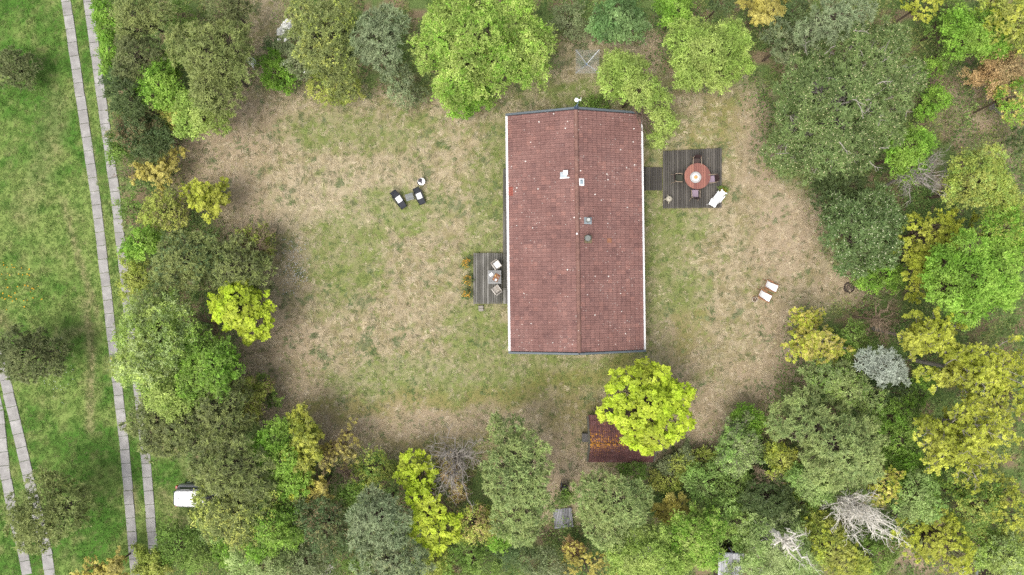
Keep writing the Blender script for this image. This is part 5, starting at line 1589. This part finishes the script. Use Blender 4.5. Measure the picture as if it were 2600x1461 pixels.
TREES = [
 # meadow
 ('juniper_bush', 'dark_pine', [(35, 168, 58), (55, 185, 40)], 2.2, 'dark brown green juniper standing alone in the upper meadow', {}),
 ('pine_tree', 'dark_pine', [(75, 900, 82), (120, 880, 55), (20, 890, 60)], 4.5, 'dark spreading pine at the left edge of the meadow', {}),
 ('pine_tree', 'olive_pine', [(120, 1285, 98), (170, 1260, 70), (90, 1320, 70)], 6, 'round olive pine over the lower left slab track', {}),
 # north-west group
 ('shrub', 'bright', [(262, 30, 36), (268, 75, 34)], 2.6, 'bright green hedge shrub beside the slab track at the top edge', {}),
 ('shrub', 'bright', [(280, 125, 36), (276, 175, 28)], 2.4, 'bright green hedge shrub beside the slab track, next below the topmost', {}),
 ('pine_tree', 'olive_pine', [(340, 45, 62), (395, 30, 50)], 7, 'olive pine behind the bright hedge shrub at the top edge', {}),
 ('pine_tree', 'dark_pine', [(345, 135, 68), (330, 180, 45)], 6, 'darker brown green pine just below the olive pine by the hedge', {}),
 ('pine_tree', 'olive_pine', [(530, 130, 88), (590, 110, 55), (545, 230, 72), (470, 120, 55), (560, 170, 75)], 8, 'large olive pine at the north-west corner of the lawn', {}),
 ('pine_tree', 'dark_pine', [(555, 12, 50), (600, 20, 35)], 6, 'small dark pine at the top edge above the large olive pine', {}),
 ('broadleaf_tree', 'bright', [(400, 205, 52), (370, 225, 45), (420, 165, 40), (425, 240, 40)], 6, 'fresh green tree squeezed between the dark and the olive pine', {}),
 ('shrub', 'gold', [(430, 270, 42), (440, 320, 35)], 3.6, 'golden leafed shrub between two fresh green trees west of the lawn', dict(mode='sparse', dens=.9, mixk=('yellowgreen', .4))),
 ('birch_tree', 'birch', [(505, 285, 62), (545, 300, 40), (475, 310, 45)], 6, 'rounded bright birch at the foot of the large olive pine', {}),
 ('pine_tree', 'dark_fir', [(312, 240, 48), (330, 265, 40)], 6, 'dark blue green pine leaning over the slab track', {}),
 ('pine_tree', 'bush_dark', [(300, 205, 40)], 4.6, 'small grey green tree above the dark blue green pine by the track', {}),
 ('shrub', 'brownish', [(325, 325, 55), (370, 330, 45)], 4.4, 'brown twigged shrub south of the dark track side pine', dict(mode='sparse', dens=1, twig=1.4, mixk=('bush_dark', .5))),
 ('shrub', 'bush_green', [(290, 350, 30), (300, 385, 28), (320, 300, 30)], 3.2, 'small green shrub overhanging the track beside the brown twigged shrub', {}),
 ('pine_tree', 'dark_fir', [(375, 372, 38), (400, 345, 30)], 4, 'low very dark pine under the brown twigged shrub', {}),
 ('shrub', 'bush_dark', [(395, 335, 32), (415, 360, 26)], 3.8, 'dull green shrub east of the low very dark pine', {}),
 ('shrub', 'gold', [(395, 435, 55), (365, 450, 40), (450, 380, 32)], 3.2, 'sparse golden shrub at the north-west edge of the lawn', dict(mode='sparse', twig=1.3, dens=.9)),
 ('bare_tree', 'bare', [(320, 440, 40)], 3.2, 'thin grey twig shrub touching the slab track', dict(mode='bare', twig=.7)),
 ('shrub', 'yellowgreen', [(420, 525, 58), (395, 545, 40), (440, 545, 40)], 4.2, 'olive yellow shrub west of the sparse bright yellow one', dict(dens=.8, mixk=('brownish', .3))),
 ('yellow_tree', 'yellow', [(520, 495, 55), (545, 530, 45), (490, 480, 40)], 4, 'sparse bright yellow tree at the west edge of the lawn', dict(mode='sparse', twig=1.4, dens=.9)),
 ('shrub', 'bush_green', [(330, 525, 35)], 2.6, 'thin green shrub by the track below the grey twigs', dict(dens=.6)),
 ('broadleaf_tree', 'bright', [(350, 610, 42), (380, 605, 30), (330, 625, 30)], 5, 'bright green tree overhanging the middle of the east track', {}),
 ('shrub', 'yellowgreen', [(335, 660, 36), (345, 700, 36), (325, 725, 30)], 3.6, 'yellow green shrub leaning over the east track', {}),
 ('bare_tree', 'bare', [(650, 600, 70), (640, 650, 50)], 3.6, 'grey green budding tree with upswept twigs at the west lawn edge', dict(mode='bare', twig=1.2)),
 ('shrub', 'yellowgreen', [(640, 610, 68), (680, 640, 40)], 2.6, 'thin olive yellow shrub under the upswept grey twigs', dict(mode='sparse', dens=.8, mixk=('brownish', .4))),
 ('pine_tree', 'olive_pine', [(455, 660, 78), (430, 690, 60), (500, 640, 60)], 6.5, 'broad olive pine west of the lime maple', dict(mixk=('bush_dark', .3))),
 ('pine_tree', 'dark_pine', [(590, 665, 72), (640, 680, 52), (550, 690, 55)], 5.5, 'dull brown green pine north of the lime maple', dict(mixk=('olive_pine', .5))),
 ('maple_tree', 'maple', [(610, 785, 74), (570, 760, 46), (645, 770, 46), (640, 820, 46), (595, 745, 40)], 6, 'lime yellow maple at the west edge of the lawn', dict(dens=.85)),
 ('bare_tree', 'bare', [(505, 795, 45), (530, 850, 38)], 5.5, 'pale bare tree between the lime maple and the big birch', dict(mode='bare')),
 ('birch_tree', 'pale_birch', [(400, 800, 80), (340, 840, 55), (380, 900, 85), (330, 920, 50), (440, 860, 60)], 9, 'tall pale green birch spreading over the east track', dict(mixk=('birch', .5))),
 ('birch_tree', 'birch', [(430, 1000, 66), (460, 985, 50)], 7.5, 'yellow green birch below the tall pale birch', {}),
 ('broadleaf_tree', 'bright', [(500, 880, 60), (540, 930, 70), (490, 960, 60), (560, 900, 45)], 8, 'deep green tree on the lawn side of the tall pale birch', dict(mixk=('bush_green', .5))),
 ('shrub', 'gold', [(308, 918, 36)], 3.2, 'orange brown shrub standing over the western slab track', dict(mixk=('dark_pine', .55))),
 ('pine_tree', 'dark_pine', [(395, 1045, 66), (350, 1060, 45), (440, 1080, 70), (410, 1110, 60)], 6.5, 'dark pine over the east track south of the birches', dict(mixk=('olive_pine', .4))),
 ('pine_tree', 'olive_pine', [(540, 1020, 72), (580, 985, 50), (500, 1080, 70), (560, 1090, 75)], 7, 'olive brown pine between the birches and the parked car', dict(mixk=('dark_pine', .5))),
 ('shrub', 'yellowgreen', [(625, 1000, 55), (610, 1040, 50), (660, 970, 30)], 4, 'sparse twiggy yellow shrub at the south-west lawn corner', dict(mode='sparse', twig=1.4, mixk=('brownish', .3))),
 ('shrub', 'bush_green', [(650, 965, 28), (690, 1005, 22)], 2, 'small thin green shrub at the south-west lawn corner', dict(dens=.6)),
 ('pine_tree', 'olive_pine', [(590, 1180, 90), (540, 1170, 60), (640, 1200, 65), (500, 1190, 36)], 8, 'olive pine with yellowish tips north of the parked car', dict(mixk=('dark_pine', .35))),
 ('pine_tree', 'olive_pine', [(580, 1275, 74), (640, 1270, 80), (535, 1300, 56), (610, 1330, 60), (532, 1250, 42), (540, 1225, 46)], 7, 'yellow green pine covering the front of the parked car', dict(mixk=('yellowgreen', .35))),
 ('broadleaf_tree', 'bright', [(690, 1105, 52), (665, 1130, 45), (710, 1165, 52), (735, 1210, 45)], 7, 'fresh green tree next to the yellow blooming one south-west of the lawn', {}),
 ('yellow_tree', 'yellow', [(760, 1080, 50), (775, 1120, 55), (790, 1060, 35), (740, 1140, 45), (760, 1230, 40)], 6.5, 'yellow blooming tree at the south-west edge of the lawn', dict(mode='sparse', twig=1.5, mixk=('yellowgreen', .35))),
 ('shrub', 'gold', [(850, 1110, 50), (830, 1150, 50), (870, 1150, 40)], 4.5, 'thin golden shrub with bare twigs east of the yellow blooming tree', dict(mode='sparse', twig=1.2, dens=.7, mixk=('brownish', .4))),
 ('bare_tree', 'bare', [(860, 1210, 55)], 5, 'dark twigged bare tree below the thin golden shrub', dict(mode='bare', bark='bark')),
 ('shrub', 'yellowgreen', [(940, 1180, 50), (905, 1200, 40), (975, 1180, 30)], 3.6, 'yellow green shrub on the south edge of the lawn', dict(dens=.75, mixk=('bush_green', .4))),
 ('shrub', 'gold', [(790, 1225, 40), (815, 1245, 30)], 5, 'small golden shrub above the dark green thicket', dict(mode='sparse', dens=1)),
 ('broadleaf_tree', 'bush_dark', [(830, 1320, 70), (790, 1290, 55), (850, 1370, 55)], 6, 'dull dark green tree west of the grey blue pine', dict(dens=.8, mixk=('brownish', .3))),
 ('broadleaf_tree', 'bright', [(680, 1330, 52), (720, 1300, 42), (650, 1360, 50), (735, 1350, 36)], 6.5, 'bright green tree at the bottom, east of the car', dict(mixk=('bush_green', .35))),
 ('shrub', 'bush_green', [(880, 1240, 32), (895, 1265, 26)], 4, 'small leaf green shrub beside the grey blue pine', {}),
 ('pine_tree', 'blue_pine', [(950, 1300, 66), (920, 1330, 55), (985, 1330, 58), (935, 1260, 42)], 9, 'grey blue pine at the bottom, west of the slender maple', dict(dens=.85)),
 ('pine_tree', 'blue_pine', [(990, 1405, 72), (940, 1420, 55), (1045, 1420, 45)], 8, 'pale grey green pine at the bottom edge under the grey blue pine', dict(dens=.8, mixk=('bush_grey', .4))),
 ('maple_tree', 'maple', [(1048, 1165, 45), (1060, 1200, 42), (1025, 1200, 32), (1055, 1250, 36), (1075, 1285, 40), (1095, 1330, 58), (1130, 1320, 36), (1090, 1370, 30)], 7, 'slender lime maple at the south edge of the lawn', dict(dens=.6)),
 ('bare_tree', 'bare', [(1150, 1160, 80), (1160, 1220, 70), (1130, 1110, 50)], 7, 'large bare grey tree west of the tallest pine', dict(mode='bare', twig=1.6, bark='bark_grey')),
 ('shrub', 'gold', [(1120, 1175, 40), (1140, 1235, 45), (1150, 1270, 40)], 4, 'brownish gold shrub under the large bare tree', dict(mode='sparse', dens=.7, mixk=('copper', .5))),
 ('shrub', 'yellowgreen', [(1190, 1310, 48), (1230, 1320, 40), (1165, 1330, 36)], 5, 'yellow green shrub below the large bare tree', dict(dens=.8, mixk=('copper', .3))),
 ('pine_tree', 'green_pine', [(1275, 1085, 50), (1295, 1150, 74), (1290, 1215, 84), (1340, 1170, 56), (1310, 1290, 76), (1340, 1240, 48), (1318, 1330, 46)], 11, 'tallest pine with a long yellow tipped crown south of the lawn', {}),
 ('pine_tree', 'green_pine', [(1540, 1265, 86), (1490, 1240, 52), (1590, 1250, 48), (1535, 1330, 58), (1490, 1290, 36), (1590, 1310, 40)], 9, 'broad round yellow tipped pine south of the shed', {}),
 ('pine_tree', 'bush_green', [(1412, 1256, 22), (1432, 1250, 20)], 5, 'leafy gap filling tree between the two yellow tipped pines', dict(mixk=('green_pine', .5))),
 ('maple_tree', 'maple', [(1635, 1020, 92), (1575, 975, 52), (1690, 990, 52), (1620, 950, 50), (1700, 1060, 46), (1535, 1030, 34), (1640, 1090, 56), (1590, 1085, 36)], 8, 'large lime yellow maple arching over the shed', dict(dens=.95)),
 ('shrub', 'gold', [(1445, 1392, 34), (1465, 1430, 54), (1515, 1435, 42)], 4.0, 'golden orange shrub at the bottom edge between the two pines', dict(dens=.8)),
 ('shrub', 'copper', [(1440, 1380, 30)], 2.0, 'coppery brown shrub below the slatted platform', dict(mode='sparse')),
 ('shrub', 'bush_dark', [(1275, 1385, 42), (1310, 1400, 36)], 4, 'dark blue green shrub at the bottom edge under the tallest pine', {}),
 ('shrub', 'bush_grey', [(1385, 1425, 48), (1350, 1430, 36)], 4, 'grey green shrub at the bottom edge next to the golden orange one', {}),
 ('shrub', 'bush_green', [(1220, 1420, 55), (1180, 1390, 45), (1150, 1430, 50)], 4, 'mixed green shrub at the bottom edge below the large bare tree', dict(dens=.8)),
 ('shrub', 'bright', [(1255, 1360, 32), (1270, 1340, 24)], 4.4, 'bright green shrub tucked beside the foot of the tallest pine', {}),
 # bottom edge, west
 ('yellow_tree', 'gold', [(265, 1420, 55), (235, 1440, 40), (290, 1450, 50)], 4.5, 'sparse yellow tree at the bottom edge beside the west track', dict(mode='sparse', twig=1.2)),
 ('shrub', 'yellowgreen', [(365, 1420, 42), (390, 1440, 35)], 4, 'yellow green shrub hanging over the east track at the bottom edge', dict(mode='sparse', twig=1.3)),
 ('shrub', 'bush_green', [(450, 1375, 52), (430, 1330, 36), (490, 1400, 45), (415, 1400, 36)], 3.6, 'deep green shrub at the bottom edge south of the car', {}),
 ('shrub', 'bright', [(570, 1392, 40)], 3, 'round light green shrub at the bottom edge below the car', dict(mixk=('bush_green', .4))),
 ('shrub', 'pale_green', [(515, 1335, 36), (545, 1350, 26)], 3, 'pale mint shrub just below the parked car', dict(dens=.8)),
 ('broadleaf_tree', 'pale_birch', [(620, 1410, 50), (660, 1425, 55), (700, 1400, 42)], 5, 'pale green tree at the bottom edge right of the round shrub', dict(dens=.85)),
 ('shrub', 'bush_grey', [(760, 1400, 55), (800, 1420, 50), (730, 1430, 50)], 3.4, 'grey green shrub thicket above the bleached plank bench', dict(dens=.75)),
 ('shrub', 'bush_green', [(900, 1440, 40), (870, 1400, 30)], 3, 'low green shrub right of the bleached plank bench', dict(dens=.7)),
 ('shrub', 'yellowgreen', [(1090, 1430, 45), (1110, 1400, 30)], 3.4, 'light yellow green shrub at the bottom edge below the slender maple', dict(dens=.75)),
 # south-east
 ('birch_tree', 'birch', [(1620, 1395, 78), (1580, 1420, 52), (1680, 1420, 55), (1650, 1350, 42)], 8, 'light green birch at the bottom edge with a white trunk', dict(bark='bark_dead')),
 ('broadleaf_tree', 'bright', [(1740, 1340, 65), (1720, 1390, 52), (1780, 1320, 46), (1780, 1400, 40)], 7.5, 'bright green tree next to the light birch at the bottom', dict(mixk=('birch', .4))),
 ('shrub', 'pale_green', [(1545, 1385, 36), (1570, 1360, 24)], 5, 'mint green shrub at the lower rim of the broad round pine', {}),
 ('shrub', 'gold', [(1690, 1275, 46), (1665, 1300, 32), (1730, 1290, 24)], 3.6, 'golden shrub east of the broad round pine', dict(mode='sparse', twig=1.2, dens=1)),
 ('broadleaf_tree', 'pale_green', [(1855, 1100, 62), (1840, 1140, 60), (1880, 1140, 52), (1880, 1060, 36)], 5.5, 'thin grey twigged tree in pale leaf east of the shed', dict(mode='sparse', twig=2.0, dens=1, bark='bark_grey', mixk=('bush_grey', .4))),
 ('shrub', 'bright', [(1885, 1070, 42), (1870, 1045, 30)], 3.4, 'fresh green shrub on the lawn side of the thin grey twigged tree', {}),
 ('shrub', 'pale_green', [(1770, 1225, 44), (1795, 1265, 42), (1745, 1195, 34), (1810, 1180, 36)], 3.8, 'pale leafy shrub in the middle of the south-east thicket', dict(dens=.85)),
 ('shrub', 'yellowgreen', [(1780, 1150, 36), (1720, 1170, 36), (1690, 1215, 34), (1650, 1210, 26)], 2.6, 'low yellow green shrub close to the east end of the shed', dict(dens=.7)),
 ('shrub', 'bush_green', [(1600, 1185, 30), (1570, 1180, 20)], 2.6, 'leaf green shrub growing against the south eave of the shed', {}),
 ('shrub', 'bush_grey', [(1730, 1140, 34), (1690, 1170, 30)], 2.2, 'grey bramble shrub beside the white bucket', dict(mode='sparse', dens=.9)),
 ('fir_tree', 'dark_fir', [(1935, 1250, 62), (1975, 1290, 50), (1900, 1265, 40)], 5.5, 'very dark fir in the shade below the big south-east pine', {}),
 ('bare_tree', 'bare', [(1925, 1195, 45)], 6, 'small bare brown tree over the very dark fir', dict(mode='bare')),
 ('shrub', 'yellowgreen', [(1965, 1160, 42), (1990, 1185, 36), (1945, 1130, 26)], 6, 'lime yellow tree west of the big south-east pine', dict(mixk=('yellow', .3))),
 ('birch_tree', 'pale_green', [(2040, 1215, 52), (2010, 1190, 36), (2060, 1240, 36)], 7, 'small pale green birch below the big south-east pine', {}),
 ('pine_tree', 'green_pine', [(2105, 1120, 92), (2040, 1080, 66), (2170, 1100, 60), (2160, 1170, 66), (2080, 1180, 62), (2020, 1020, 48), (1970, 1060, 46)], 10, 'big yellow tipped pine in the south-east wood', {}),
 ('pine_tree', 'green_pine', [(2095, 955, 62), (2050, 930, 40), (2130, 985, 50), (2190, 1010, 42)], 7, 'medium green pine between the yellow twigged tree and the big pine', dict(mixk=('bush_green', .3))),
 ('fir_tree', 'silver_fir', [(2225, 925, 46), (2255, 935, 36), (2185, 910, 34)], 8, 'silver grey fir in the eastern wood', {}),
 ('yellow_tree', 'gold', [(2040, 840, 76), (2070, 870, 62), (2000, 860, 46), (2030, 800, 40)], 5.5, 'sparse yellow twigged tree at the south-east edge of the lawn', dict(mode='sparse', twig=1.9, mixk=('yellow', .4), bark='bark_grey')),
 ('pine_tree', 'bush_green', [(2150, 850, 42), (2130, 880, 36)], 5, 'small green pine right of the sparse yellow twigged tree', {}),
 ('bare_tree', 'bare', [(2215, 790, 58), (2235, 830, 40)], 6, 'brown bare tree south of the candle tipped pine', dict(mode='bare')),
 ('yellow_tree', 'yellow', [(2330, 840, 70), (2390, 830, 50), (2290, 870, 42)], 10, 'yellow blooming tree just below the vivid green one', dict(mode='sparse', twig=1.8, bark='bark_grey')),
 ('yellow_tree', 'yellow', [(2440, 930, 86), (2380, 950, 66), (2510, 950, 70), (2540, 890, 50)], 11, 'yellow blooming tree at the right edge, north of the largest one', dict(mode='sparse', twig=2.2, bark='bark_grey')),
 ('yellow_tree', 'yellow', [(2400, 1080, 100), (2470, 1060, 80), (2360, 1130, 66), (2430, 1170, 72), (2500, 1130, 60)], 12, 'largest yellow blooming tree with grey limbs in the south-east wood', dict(mode='sparse', twig=2.6, bark='bark_grey')),
 ('yellow_tree', 'yellow', [(2535, 1010, 60), (2560, 960, 50)], 10, 'yellow blooming tree cut by the right edge of the picture', dict(dens=.8)),
 ('yellow_tree', 'yellow', [(2230, 1220, 48), (2215, 1250, 32)], 8, 'small compact golden tree beside the dead white tree', dict(mixk=('gold', .5))),
 ('yellow_tree', 'yellow', [(2330, 1360, 62), (2390, 1375, 66), (2420, 1400, 46), (2290, 1340, 46), (2360, 1310, 46)], 8, 'dense yellow tree at the bottom edge above the stepping slabs', dict(dens=.9)),
 ('yellow_tree', 'yellow', [(2545, 1290, 55), (2510, 1230, 46), (2560, 1340, 40)], 9, 'yellow tree at the right edge near the bottom corner', dict(dens=.85, mixk=('yellowgreen', .3))),
 ('broadleaf_tree', 'pale_green', [(2300, 1240, 56), (2330, 1270, 46), (2285, 1280, 40)], 8, 'rounded mint green tree between yellow trees in the south-east', {}),
 ('broadleaf_tree', 'bush_green', [(2460, 1260, 62), (2440, 1310, 52), (2410, 1220, 40), (2500, 1320, 50)], 8, 'plain green tree left of the yellow tree near the corner', dict(mixk=('yellowgreen', .3))),
 ('broadleaf_tree', 'birch', [(2530, 1400, 60), (2560, 1430, 50), (2480, 1390, 42)], 8, 'light green tree over the flat roofed shed in the corner', dict(mixk=('pale_birch', .4))),
 ('shrub', 'bright', [(2290, 1180, 44), (2330, 1210, 46), (2270, 1215, 36)], 5, 'deep green shrub between the golden tree and the largest yellow tree', dict(mixk=('bush_green', .5))),
 ('dead_tree', 'bare', [(2150, 1280, 76), (2190, 1310, 76), (2095, 1280, 50), (2235, 1340, 60), (2190, 1240, 40)], 10, 'dead whitish tree with a dense web of twigs in the south-east wood', dict(mode='bare', twig=1.4, bark='bark_dead')),
 ('dead_tree', 'bare', [(2020, 1400, 62), (1985, 1370, 46), (2050, 1420, 40)], 14, 'dead white limbed tree rising from the birch at the bottom edge', dict(mode='limb', twig=.4, bark='bark_dead', dens=0)),
 ('birch_tree', 'pale_birch', [(1960, 1370, 72), (1920, 1330, 52), (2000, 1400, 60), (1930, 1420, 60), (1975, 1310, 36)], 7, 'pale green birch at the bottom edge with a white trunk beside the grey roofed hut', dict(bark='bark_dead', dens=.85)),
 ('broadleaf_tree', 'yellowgreen', [(2090, 1370, 56), (2120, 1410, 56), (2060, 1330, 42), (2160, 1430, 40)], 7, 'yellow green tree in front of the dead whitish tree at the bottom', dict(mixk=('yellow', .35))),
 ('shrub', 'bush_green', [(2200, 1395, 54), (2235, 1370, 44), (2180, 1440, 46), (2150, 1370, 40)], 4, 'dull green shrub under the dead whitish tree', dict(dens=.75)),
 ('broadleaf_tree', 'bush_green', [(1850, 1220, 50), (1870, 1310, 52), (1820, 1280, 44), (1800, 1330, 40), (1880, 1360, 40)], 5, 'leaf green tree west of the very dark fir', dict(mixk=('pale_green', .3))),
 ('shrub', 'bush_green', [(1990, 1250, 30), (2070, 1290, 40), (2040, 1300, 36)], 4, 'dark leafed shrub south of the small pale birch', dict(mixk=('yellowgreen', .4))),
 ('broadleaf_tree', 'pale_birch', [(1880, 1430, 36), (1840, 1440, 30)], 3.4, 'thin light green sapling half covering the grey roofed hut', dict(dens=.5)),
 ('shrub', 'bush_green', [(2240, 1050, 46), (2260, 1110, 50), (2250, 1160, 40), (2310, 980, 44), (2280, 1030, 44)], 4.6, 'low green shrub in the gap between the big pine and the largest yellow tree', dict(mixk=('bright', .3))),
 ('shrub', 'bush_dark', [(2270, 990, 44), (2200, 985, 40), (2170, 1040, 30)], 4, 'dark shrub below the silver grey fir', dict(dens=.7)),
 # east
 ('broadleaf_tree', 'bright', [(2440, 690, 96), (2380, 720, 60), (2500, 720, 70), (2430, 780, 52), (2510, 650, 60), (2370, 660, 42)], 11, 'vivid green tree filling the east edge', {}),
 ('broadleaf_tree', 'bright', [(2530, 580, 60), (2560, 640, 46)], 10, 'second vivid green tree at the right edge above the larger one', dict(mixk=('yellowgreen', .3))),
 ('yellow_tree', 'yellow', [(2310, 585, 52), (2360, 565, 46), (2280, 620, 36), (2390, 600, 42)], 8, 'bright yellow tree beside the candle tipped pine', dict(dens=.85)),
 ('yellow_tree', 'yellow', [(2320, 670, 50), (2300, 720, 42), (2420, 560, 46)], 7, 'thinner yellow tree below the bright yellow one', dict(mode='sparse', twig=1.6)),
 ('pine_tree', 'candle_pine', [(2165, 580, 90), (2120, 540, 52), (2200, 520, 56), (2210, 620, 56), (2140, 650, 52), (2230, 560, 46)], 8, 'blue green candle tipped pine at the east edge of the lawn', {}),
 ('juniper_bush', 'dark_fir', [(2100, 495, 56), (2140, 470, 46), (2070, 470, 30)], 5, 'almost black conifer between the big pine and the candle tipped pine', {}),
 ('shrub', 'bright', [(2220, 685, 52), (2180, 700, 36), (2255, 700, 36)], 3.4, 'bright green shrub at the foot of the candle tipped pine', dict(mixk=('bush_green', .4))),
 ('pine_tree', 'big_pine', [(2110, 240, 120), (2040, 200, 70), (2020, 300, 72), (2180, 180, 86), (2240, 230, 70), (2190, 310, 80), (2080, 350, 82), (2150, 390, 60), (1985, 250, 50), (2130, 120, 70), (2230, 110, 62), (2300, 190, 40), (1975, 385, 62), (2040, 415, 46)], 11, 'biggest pine with broad clumps east of the square deck', dict(snags=46, bark='bark_grey')),
 ('pine_tree', 'blue_pine', [(2090, 50, 62), (2040, 90, 46), (2150, 30, 50)], 10, 'pale blue green pine at the top edge above the biggest pine', dict(dens=.9)),
 ('pine_tree', 'bush_grey', [(1965, 90, 42), (1975, 130, 38)], 5.5, 'small blue green tree left of the pale blue green pine', dict(mixk=('blue_pine', .5))),
 ('broadleaf_tree', 'bright', [(2290, 365, 50), (2265, 400, 42), (2320, 350, 32), (2290, 420, 40)], 8, 'fresh green tree on the east flank of the biggest pine', {}),
 ('bare_tree', 'bare', [(2330, 440, 66), (2370, 430, 46), (2290, 470, 42)], 8, 'grey bare tree under the fresh green one in the east', dict(mode='bare', twig=1.3, bark='bark_grey')),
 ('broadleaf_tree', 'yellowgreen', [(2455, 440, 80), (2500, 480, 62), (2420, 480, 50), (2540, 510, 46)], 9, 'olive yellow tree at the right edge, middle height', dict(mixk=('birch', .3))),
 ('shrub', 'copper', [(2500, 180, 72), (2550, 170, 56), (2470, 210, 46)], 5, 'copper twigged tree at the right edge', dict(mode='sparse', twig=2.0, dens=1)),
 ('broadleaf_tree', 'gold', [(2540, 240, 50), (2520, 215, 36), (2560, 280, 46)], 5.5, 'orange green tree below the copper twigged one', dict(mixk=('bright', .45))),
 ('broadleaf_tree', 'bright', [(2430, 100, 62), (2480, 70, 56), (2400, 60, 42), (2500, 110, 46)], 7, 'bright green tree at the top right', {}),
 ('broadleaf_tree', 'yellowgreen', [(2540, 50, 66), (2490, 15, 46), (2570, 100, 40)], 8, 'yellow green tree in the top right corner', dict(mixk=('yellow', .3))),
 ('yellow_tree', 'yellow', [(2330, 15, 42), (2290, 5, 30)], 6, 'bright yellow tree at the top edge right of the biggest pine', {}),
 ('broadleaf_tree', 'bush_green', [(2380, 20, 46), (2350, 70, 36), (2390, 140, 36)], 4, 'green understorey tree between the biggest pine and the bright green one', dict(dens=.7)),
 ('shrub', 'bright', [(2360, 250, 36), (2330, 280, 30), (2350, 170, 30)], 2.6, 'low fresh green shrub at the right foot of the biggest pine', dict(dens=.6)),
 ('juniper_bush', 'dark_fir', [(2565, 350, 36)], 4, 'dark conifer cut by the right edge of the picture', {}),
 # north
 ('yellow_tree', 'gold', [(1925, 30, 46), (1890, 10, 40), (1960, 15, 30)], 5, 'golden brown tree at the top edge left of the pale pine', dict(mode='sparse', twig=1.3)),
 ('broadleaf_tree', 'bush_dark', [(2000, 20, 42), (1960, 50, 30)], 4.5, 'dark brown green tree behind the golden brown one at the top', dict(dens=.8)),
 ('birch_tree', 'birch', [(1775, 130, 88), (1730, 100, 56), (1830, 110, 60), (1800, 190, 50), (1730, 180, 46), (1850, 160, 42)], 7.5, 'round light birch between the deck and the top edge', {}),
 ('birch_tree', 'birch', [(1575, 185, 62), (1540, 210, 42), (1610, 230, 46), (1550, 160, 40), (1655, 255, 40), (1670, 310, 36), (1650, 350, 24)], 7, 'light birch at the north gable reaching past the house corner', {}),
 ('broadleaf_tree', 'broadleaf', [(1550, 45, 62), (1520, 70, 40), (1590, 70, 40)], 5, 'blue green large leafed tree at the top edge above the clothes dryer', {}),
 ('shrub', 'bush_grey', [(1430, 45, 46), (1450, 80, 32)], 3.4, 'grey green twiggy shrub left of the blue green large leafed tree', dict(dens=.75)),
 ('broadleaf_tree', 'bright', [(1700, 25, 46), (1720, 55, 30), (1670, 10, 30)], 5, 'lively green tree at the top edge, between the blue green tree and round birch', {}),
 ('shrub', 'bush_dark', [(1810, 5, 36)], 4, 'dark leafy shrub at the top edge above the round light birch', {}),
 ('birch_tree', 'birch', [(1200, 70, 116), (1120, 60, 72), (1290, 40, 70), (1330, 110, 66), (1170, 160, 90), (1260, 150, 80), (1150, 225, 62), (1340, 170, 46), (1080, 130, 50)], 9, 'biggest birch, bright green, north-west of the house', dict(mixk=('bright', .25))),
 ('shrub', 'bright', [(1160, 255, 46), (1200, 235, 46)], 3, 'bright green skirt of shrub at the foot of the biggest birch', {}),
 ('pine_tree', 'blue_pine', [(945, 90, 58), (915, 120, 42), (980, 60, 50), (975, 135, 46)], 9, 'silvery blue pine left of the biggest birch', {}),
 ('pine_tree', 'blue_pine', [(1000, 200, 40), (1010, 240, 30)], 5, 'smaller silvery pine below the silvery blue one', dict(mixk=('bush_grey', .5))),
 ('pine_tree', 'olive_pine', [(820, 80, 66), (770, 50, 50), (850, 40, 50), (840, 150, 62), (790, 130, 50), (860, 200, 46)], 9, 'golden olive pine left of the silvery blue pine', dict(mixk=('yellowgreen', .15))),
 ('shrub', 'bush_grey', [(745, 110, 46), (750, 160, 40)], 4, 'grey flecked shrub left of the golden olive pine', dict(dens=.85, mixk=('white_blossom', .06))),
 ('shrub', 'white_blossom', [(716, 82, 20), (722, 62, 12)], 3.4, 'white blossoming shrub left of the golden olive pine', {}),
 ('shrub', 'bright', [(695, 185, 40), (720, 200, 32), (690, 150, 28)], 2.6, 'fresh green shrub on the north lawn edge, beside the clipped mound', dict(dens=.8)),
 ('shrub', 'bush_dark', [(688, 118, 24)], 1.8, 'small blue green shrub above the fresh green one on the north edge', {}),
 ('shrub', 'bush_green', [(648, 155, 17)], 1.0, 'low clipped moss green mound beside the white bench', dict(leaf=.5, dens=2.5, flat=.9)),
 ('shrub', 'yellowgreen', [(800, 215, 36), (830, 240, 30), (880, 225, 40)], 2, 'low yellow green shrub at the foot of the golden olive pine', dict(dens=.5)),
 ('shrub', 'bush_grey', [(1040, 240, 34)], 1.6, 'thin grey shrub between the smaller silvery pine and the biggest birch', dict(dens=.5)),
 ('shrub', 'bush_green', [(460, 40, 40), (480, 80, 30)], 2, 'low green shrub in the gap beside the small dark pine at the top', dict(dens=.6)),
 ('shrub', 'bush_green', [(1475, 268, 30), (1510, 262, 22)], .9, 'low green shrub along the north gable of the house', dict(dens=.7)),
]
for (nm, kd, bl, hh, lb, kw) in TREES:
    tree(nm, kd, bl, hh, lb, **kw)
for i, (x, y, lb) in enumerate(((1183.6, 669.7, 'orange flowering shrub, the northern of three beside the terrace'), (1186, 714.5, 'orange flowering shrub, the middle of three beside the terrace'),
                               (1183, 749, 'orange flowering shrub, the southern of three beside the terrace'))):
    tree('flowering_shrub', 'orange_flower', [(x / DK, y / DK, 10.5), (x / DK + 2, y / DK - 4, 8)], .8, lb, group='orange shrubs beside the terrace', mixk=('bush_dark', .35), dens=1.1)
tree('flowering_shrub', 'orange_flower', [(1820 / 1.0, 478, 9)], .5, 'small orange flowering plant just east of the square deck', mixk=('bush_green', .4))
print('leaves', LEAFCOUNT[0])
